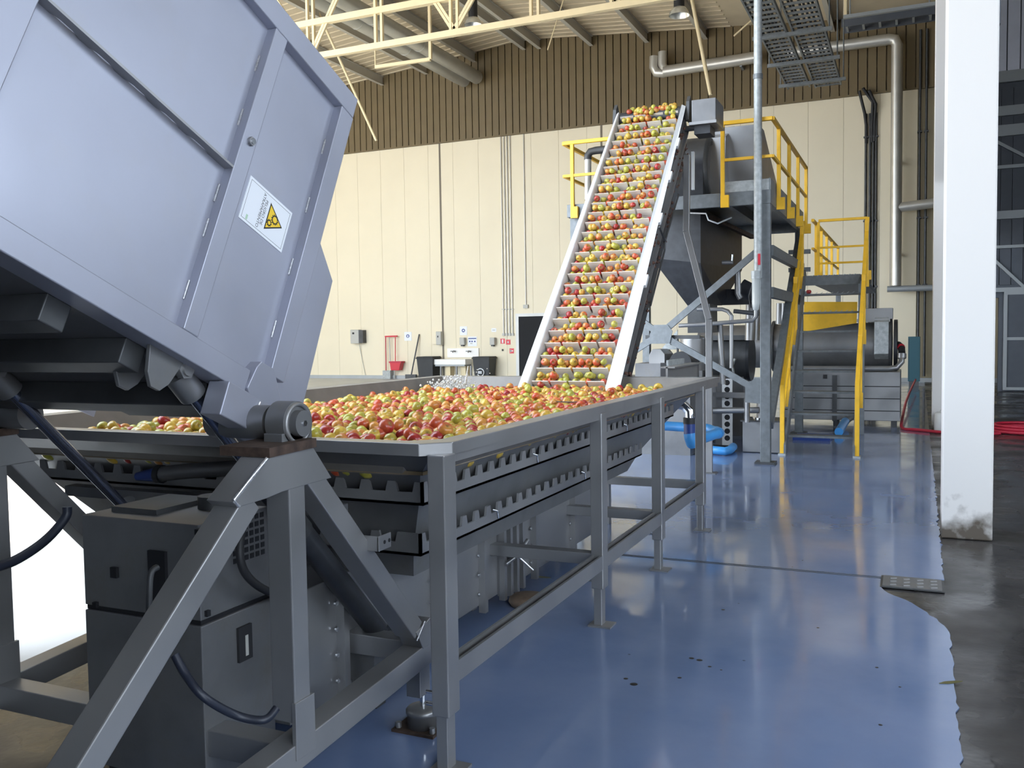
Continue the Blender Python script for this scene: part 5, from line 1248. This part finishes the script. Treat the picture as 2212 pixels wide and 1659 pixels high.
b1 = ip3(1937, 449); tube('branch_pipe', [(xD, YP, b1[2]), (0.9, YP, b1[2] + 0.1)], 0.16, 'pipe_cladding', ip2, n=16)
for z in (4.2, 7.2): box('wall_bracket', (xD - 0.05, YP, z), (xD + 0.05, YW - 0.01, z + 0.1), 'grey_frame', ip2)
b1 = ip3(1937, 624); tube('base_rail', [(xD - 0.25, YP, b1[2]), (0.9, YP, b1[2])], 0.10, 'grey_frame', ip2, n=12)
for z in (ip3(1936, 430)[2], ip3(1936, 525)[2]): cyl('cladding_band', (xD, YP, z), (xD, YP, z + 0.05), R_ * 0.92, 'pipe_cladding', ip2, n=18)
# cable trays under the roof
TZ_ = 8.5
def tray(xa, xb, ya, yb, label, step):
    t = thing('cable_tray', label, 'cable tray', ((xa + xb)/2, (ya + yb)/2, TZ_), 'cable trays')
    for x in (xa, xb): box('side_rail', (x - 0.02, ya, TZ_), (x + 0.02, yb, TZ_ + 0.10), 'galvanised', t)
    src = None; y = ya + 0.1; k = 0
    while y < yb:
        if src is None: src = box('rung', (xa + 0.02, y, TZ_ + 0.01), (xb - 0.02, y + 0.06, TZ_ + 0.05), 'galvanised', t)
        else: inst(src, t, (0, k * step, 0))
        k += 1; y += step
    cm = MB(); rg = np.random.default_rng(int(abs(xa) * 10))
    for j in range(6):
        x = xa + 0.08 + (xb - xa - 0.16) * j / 5; cm.tube([(x + rg.normal(0, 0.02), yy, TZ_ + 0.09 + rg.uniform(0, 0.02)) for yy in np.linspace(ya, yb, 8)], 0.028, 6)
    cm.obj('cables', 'rubber', t)
tray(-3.27, -2.70, 14.0, 26.6, 'galvanised cable tray ladder under the roof, left of the pair', 0.30)
tray(-2.56, -1.90, 14.0, 26.8, 'galvanised cable tray ladder under the roof, right of the pair', 0.30)
for y, lab in ((21.6, 'nearest cross bar carrying the cable trays'), (23.9, 'middle cross bar carrying the cable trays'), (26.0, 'farthest cross bar carrying the cable trays')):
    s_ = thing('tray_hanger', 'galvanised ' + lab, 'tray hanger', (-2.6, y, TZ_ - 0.08))
    box('cross_bar', (-3.45, y - 0.04, TZ_ - 0.08), (-1.72, y + 0.04, TZ_), 'galvanised', s_)
    for x in (-3.4, -1.78): cyl('drop_rod', (x, y, TZ_), (x, y, roof_z(x)), 0.018, 'galvanised', s_, n=8)
t3 = thing('cable_tray', 'dark cable tray crossing under the roof towards the column', 'cable tray', (-0.8, 27.2, 10.15))
for yy in (26.9, 27.5): box('side_rail', (-1.9, yy, 10.1), (0.52, yy + 0.05, 10.32), 'dark_cladding', t3)
for x in np.arange(-1.8, 0.5, 0.42): box('rung', (x, 26.95, 10.12), (x + 0.06, 27.5, 10.17), 'grey_frame', t3)
for x in (-1.7, 0.3): cyl('drop_rod', (x, 27.2, 10.15), (x, 27.2, roof_z(x)), 0.02, 'grey_frame', t3, n=8)
hb = thing('pipe_rack', 'grey hanging pipe rack near the roof left of the columns', 'pipe rack', (-0.8, 25.5, 9.7))
box('rack_bar', (-1.75, 25.45, 9.86), (0.52, 25.55, 9.95), 'grey_frame', hb)
for x in (-1.75, 0.42): box('rack_drop', (x, 25.46, 9.95), (x + 0.08, 25.54, roof_z(x) - 0.02), 'cream_steel' if x < 0 else 'grey_frame', hb)
# ------------------------------------------------ wash corner at the back wall
def wbox(name, px0, py0, px1, py1, d, m_, par=None, bev=0.0, off=0.0):
    a = pt(px0, py1, y=YW); b_ = pt(px1, py0, y=YW)
    return box(name, (a[0], YW - d, a[2]), (b_[0], YW - off - 0.001, b_[2]), m_, par, bev)
ins = thing('insect_killer', 'grey wall mounted control box with dark louvred side', 'wall box', wp3(778, 742))
wbox('casing', 765, 712, 782, 742, 0.28, 'device_grey', ins, 0.02); wbox('louvre_side', 782, 713, 791, 741, 0.26, 'dark_steel', ins)
wbox('badge', 769, 718, 773, 722, 0.285, 'ink', ins)
tube('power_lead', [wp3(776, 743, 0.05), wp3(780, 765, 0.05), wp3(785, 790, 0.05), wp3(792, 822, 0.05)], 0.012, 'device_grey', ins, n=5)
rk = thing('tool_rack', 'red wall rack holding long handled cleaning tools', 'tool rack', wp3(845, 815))
beam('rack_bar', wp3(832, 727, 0.15), wp3(858, 726, 0.15), 0.06, 0.06, 'red_plastic', rk)
cyl('tool_handle', wp3(833, 728, 0.15), wp3(834, 810, 0.15), 0.022, 'red_rubber', rk, n=6)
cyl('tool_handle', wp3(841, 728, 0.15), wp3(843, 781, 0.15), 0.02, 'device_grey', rk, n=6)
cyl('tool_handle', wp3(854, 728, 0.18), wp3(854, 780, 0.18), 0.018, 'red_plastic', rk, n=6)
wbox('floor_stand', 835, 800, 851, 818, 0.3, 'galvanised_sheet', rk)
cyl('stand_tube', wp3(852, 800, 0.2), (wp3(852, 800, 0.2)[0], YW - 0.2, 0.0), 0.03, 'device_grey', rk, n=8)
dpn = thing('dustpan', 'red long handled dustpan hanging from the wall rack', 'dustpan', wp3(854, 800, 0.25))
a = wp3(843, 800, 0.3); b_ = wp3(867, 781, 0.3)
MB().prism([(a[0] + 0.05, a[2]), (b_[0] - 0.1, a[2]), (b_[0], b_[2]), (a[0] - 0.0, b_[2])], 1, YW - 0.35, YW - 0.06).obj('pan', 'red_plastic', dpn, bevel=0.02)
box('pan_lip', (a[0] - 0.02, YW - 0.36, b_[2] - 0.06), (b_[0] + 0.02, YW - 0.05, b_[2] + 0.01), 'red_rubber', dpn)
bm_ = thing('broom', 'broom with a dark handle leaning against the cream wall', 'broom', wp3(887, 815, 0.4))
cyl('handle', wp3(905.5, 722, 0.05), wp3(888, 812, 0.4), 0.028, 'dark_steel', bm_, n=8)
q = wp3(888, 812, 0.4); box('broom_head', (q[0] - 0.25, q[1] - 0.06, 0.02), (q[0] + 0.25, q[1] + 0.06, 0.2), 'dark_steel', bm_)
def wheelie(px0, px1, label, emblem=False):
    a = pt(px0, 771, y=YW - 0.75); b_ = pt(px1, 771, y=YW - 0.75); top = a[2]
    t = thing('waste_bin', label, 'waste bin', ((a[0] + b_[0])/2, YW - 0.4, 0), 'black waste bins')
    x0_, x1_ = a[0], b_[0]; w_ = x1_ - x0_
    v0 = [(x0_ + w_*0.1, YW - 0.68, 0.08), (x1_ - w_*0.1, YW - 0.68, 0.08), (x1_ - w_*0.1, YW - 0.12, 0.08), (x0_ + w_*0.1, YW - 0.12, 0.08)]
    v1 = [(x0_ + 0.03, YW - 0.75, top - 0.06), (x1_ - 0.03, YW - 0.75, top - 0.06), (x1_ - 0.03, YW - 0.06, top - 0.06), (x0_ + 0.03, YW - 0.06, top - 0.06)]
    mb = MB(); mb.add(v0 + v1, [(3, 2, 1, 0), (4, 5, 6, 7)] + [(i, (i+1) % 4, 4 + (i+1) % 4, 4 + i) for i in range(4)]); body_ = mb.obj('bin_body', 'bin_plastic', t, bevel=0.02)
    MB().box((x0_, YW - 0.78, top - 0.08), (x1_, YW - 0.04, top - 0.03)).box((x0_ + 0.03, YW - 0.76, top - 0.03), (x1_ - 0.03, YW - 0.06, top + 0.01)).obj('bin_lid', 'bin_plastic', t, bevel=0.015)
    for x in (x0_ + w_*0.15, x1_ - w_*0.15): cyl('bin_wheel', (x - 0.03, YW - 0.14, 0.1), (x + 0.03, YW - 0.14, 0.1), 0.1, 'rubber', t)
    if emblem:
        c = ((x0_ + x1_)/2 - 0.02, top - 0.62)
        mb = MB()
        mb.tube([(c[0] + 0.15*math.cos(t_), YW - 0.745 + (-0.0), c[1] + 0.15*math.sin(t_)) for t_ in np.linspace(-2.6, 2.4, 18)], 0.022, 6)
        mb.box((c[0] - 0.12, YW - 0.75, c[1] + 0.01), (c[0] + 0.05, YW - 0.73, c[1] + 0.045)).box((c[0] - 0.12, YW - 0.75, c[1] - 0.045), (c[0] + 0.05, YW - 0.73, c[1] - 0.01))
        mb.obj('bin_emblem', 'sign_white', body_)
wheelie(898, 936, 'black wheeled waste bin beside the leaning broom')
wheelie(1019, 1058, 'black wheeled waste bin with white round emblem beside the sinks', True)
sk = thing('hand_wash_sink', 'wide white double hand wash sink with backsplash on the wall', 'sink', wp3(985, 815))
wbox('basin', 953, 775, 1020, 787, 0.62, 'ceramic', sk, 0.02); wbox('basin_underside', 955, 787, 1018, 790, 0.6, 'grey_frame', sk)
bs_ = wbox('backsplash', 968, 752, 1035, 772, 0.06, 'ceramic', sk)
for px in (983, 1016):
    q = pt(px, 760, y=YW - 0.06); tube('tap', [q, q + [0, -0.12, 0.04], q + [0.02, -0.22, 0.03], q + [0.02, -0.24, -0.03]], 0.022, 'stainless', sk, n=8)
    q2 = pt(px - 8, 759.5, y=YW - 0.12); box('tap_lever', q2 + [-0.02, -0.05, 0], q2 + [0.2, 0.02, 0.03], 'dark_steel', sk)
for px in (975, 1008): wbox('pedestal', px - 4, 789, px + 6, 822, 0.35, 'cream_steel', sk)
for px in (953, 987, 1018): q = pt(px, 790, y=YW - 0.5); box('leg', (q[0] - 0.03, YW - 0.55, 0.0), (q[0] + 0.03, YW - 0.49, q[2]), 'stainless_dull', sk)
td = thing('towel_dispenser', 'tall grey paper towel dispenser left of the sinks', 'dispenser', wp3(953, 745))
wbox('dispenser_body', 948, 716, 958, 745, 0.25, 'device_grey', td, 0.02); wbox('dispenser_back', 937, 716, 948, 743, 0.12, 'cream_panel', td); wbox('dispenser_lock', 951, 725, 953, 729, 0.255, 'ink', td)
for px, lab in ((1002, 'small grey soap dispenser above the sinks'), (1067, 'small grey soap dispenser between the sinks and the red signs')):
    s_ = thing('soap_dispenser', lab, 'dispenser', wp3(px, 747)); wbox('dispenser_body', px - 5, 729, px + 5, 745, 0.2, 'device_grey', s_, 0.02); wbox('dispenser_nozzle', px - 3, 745, px + 2, 748, 0.15, 'dark_steel', s_)
def round_sign(px, py, label, mark):
    c = wp3(px, py, 0.012); t = thing('round_sign', label, 'sign', c)
    wbox('sign_plate', px - 7, py - 9, px + 8, py + 10, 0.012, 'sign_white', t)
    cyl('disc', (c[0], YW - 0.013, c[2]), (c[0], YW - 0.017, c[2]), 0.075, 'sign_blue', t, n=24)
    if mark == 'hand': MB().prism([(c[0] - 0.045, c[2] - 0.02), (c[0] + 0.045, c[2] - 0.03), (c[0] + 0.03, c[2] + 0.02), (c[0], c[2] + 0.045)], 1, YW - 0.019, YW - 0.017).obj('pictogram', 'sign_white', t)
    else: MB().prism([(c[0] - 0.025, c[2] - 0.05), (c[0] + 0.025, c[2] - 0.05), (c[0] + 0.03, c[2] + 0.02), (c[0], c[2] + 0.055), (c[0] - 0.03, c[2] + 0.02)], 1, YW - 0.019, YW - 0.017).obj('pictogram', 'sign_white', t)
round_sign(881, 726, 'small blue and white round sign above the broom handle', 'figure')
round_sign(1001, 714, 'small blue round hand washing sign above the soap dispenser', 'hand')
nt_ = thing('wash_instructions', 'white paper notice with blue heading above the sinks', 'notice', wp3(1020, 745))
wbox('sheet', 1011, 727, 1030, 748, 0.012, 'sign_white', nt_); wbox('heading', 1012, 730, 1029, 732.5, 0.016, 'sign_blue', nt_)
for px in (1015, 1020, 1026): wbox('pictogram', px - 1.5, 736, px + 1.5, 739, 0.016, 'sign_blue', nt_)
wbox('pictogram', 1016, 741, 1021, 743, 0.016, 'device_grey', nt_)
lb_ = thing('small_label', 'tiny white label high above the right soap dispenser', 'label', wp3(1066, 713)); wbox('label_sheet', 1062, 709, 1072, 717, 0.012, 'sign_white', lb_); wbox('label_print', 1064, 712, 1070, 714, 0.016, 'device_grey', lb_)
for px, py, lab, k in ((1086, 737, 'red fire extinguisher sign, left of the two side by side', 0), (1098, 739, 'red fire hose sign, right of the two side by side', 1), (1105.5, 758, 'lower red and white arrow sign beside the doorway', 2)):
    t = thing('fire_sign', lab, 'sign', wp3(px, py)); wbox('sign_plate', px - 4.6, py - 5.5, px + 4.6, py + 5.5, 0.012, 'sign_red', t)
    if k == 0: wbox('pictogram', px - 1.5, py - 4, px + 1.5, py + 4, 0.016, 'sign_white', t)
    elif k == 1: cyl('pictogram', wp3(px, py, 0.012), wp3(px, py, 0.018), 0.04, 'sign_white', t, n=14)
    else: wbox('pictogram', px - 3, py - 1, px + 3, py + 1, 0.016, 'sign_white', t); wbox('pictogram', px - 3.2, py - 2.5, px - 1, py + 2.5, 0.016, 'sign_white', t)
sw_ = wbox('wall_switch', 1085, 754, 1087.5, 758, 0.05, 'ink'); tag(sw_, 'tiny dark switch on the wall under the red signs', 'switch')
# teal cabinet, red hose
tc_ = thing('teal_cabinet', 'narrow teal blue cabinet against the wall right of the press', 'cabinet', wp3(1974, 818, 0.2))
q0 = pt(1961, 818, y=30.5); q1 = pt(1988, 727, y=30.5)
box('cabinet_body', (q0[0], 30.5, 0.15), (q1[0], 31.0, q1[2]), 'teal', tc_, 0.01); box('cabinet_plinth', (q0[0] + 0.03, 30.53, 0.0), (q1[0] - 0.03, 30.97, 0.15), 'dark_steel', tc_); box('cabinet_door_edge', (q0[0] + 0.02, 30.49, 0.2), (q0[0] + 0.03, 30.5, q1[2] - 0.05), 'ink', tc_)
hs = [pt(1978, 820, y=29.5), pt(1960, 860, y=22), pt(1949, 905, y=18.2), (-0.17, 17.15, 0.03), (0.05, 16.95, 0.03), (0.5, 16.6, 0.03), (0.9, 16.5, 0.03), (1.3, 16.7, 0.03)]
P = [np.array(p, float) for p in hs]
hose('red_hose', P, 0.026, 'red rubber hose trailing across the floor past the column', 'red_rubber')
hc = MB()
for k in range(5):
    hc.tube([(1.75 + (0.55 - 0.03*k) * math.cos(a), 17.3 + (0.5 - 0.03*k) * math.sin(a), 0.03 + 0.045 * (k % 3)) for a in np.linspace(0, 2*math.pi, 28)], 0.026, 8)
tag(hc.obj('hose_coil', 'red_rubber'), 'coil of red rubber hose lying on the wet concrete', 'hose')
# white bucket behind the near column
wbk = thing('white_drum', 'white plastic drum at the foot of the far column', 'drum', (0.50, 16.6, 0)); MB().lathe((0.46, 16.9, 0.004), [(0.0, 0), (0.13, 0), (0.14, 0.02), (0.14, 0.30), (0.12, 0.33), (0.0, 0.34)], n=20).obj('drum_body', 'white_plastic', wbk); cyl('drum_cap', (0.46, 16.9, 0.34), (0.46, 16.9, 0.38), 0.05, 'white_plastic', wbk)
# splashes of dark drips and leaf bits on the blue floor
for k, (px, py, s_) in enumerate(((1352, 1466, 0.012), (1369, 1478, 0.02), (1494, 1422, 0.014), (1511, 1426, 0.017), (1533, 1440, 0.01), (1468, 1464, 0.011), (1562, 1317, 0.012), (1767, 1356, 0.009), (1894, 1442, 0.009), (1902, 1566, 0.009), (1944, 1484, 0.007), (1558, 1447, 0.007))):
    q = pt(px, py, z=0.004); o = MB().lathe((q[0], q[1], 0.0042), [(0, 0.0018), (s_ * 0.7, 0.0015), (s_, 0)], n=10).obj('floor_drip', 'ink'); tag(o, 'small dark drip spot dried on the blue floor', 'drip', 'drip spots on blue floor')
for k, (px, py, a_, lab) in enumerate(((1140, 1283, 0.2, 'dark leaf scrap on the floor by the brown pad'), (1170, 1247, 0.1, 'dark leaf scrap on the floor under the inspection gate'), (2052, 1475, 0.6, 'grey green leaf at the edge of blue floor'))):
    q = pt(px, py, z=0.004); c_, s_ = math.cos(a_), math.sin(a_)
    o = MB().prism([(q[0] + c_*u - s_*v, q[1] + s_*u + c_*v) for u, v in ((-0.06, 0), (-0.02, 0.014), (0.03, 0.012), (0.07, 0), (0.03, -0.01), (-0.02, -0.012))], 2, 0.0045, 0.008).obj('leaf', 'leaf'); tag(o, lab, 'leaf')
lf_ = MB(); q = pt(1228, 868, z=WZ + 0.05)
for u, v, w_ in ((0, 0, 0.07), (0.07, 0.03, 0.06), (-0.06, 0.02, 0.05)): lf_.prism([(q[0] + u - w_, q[1] + v), (q[0] + u, q[1] + v + w_ * 0.5), (q[0] + u + w_, q[1] + v), (q[0] + u, q[1] + v - w_ * 0.4)], 2, WZ + 0.045, WZ + 0.05)
tag(lf_.obj('wet_leaves', 'black_steel'), 'dark wet leaf clump among the apples by the tank rim', 'leaves')
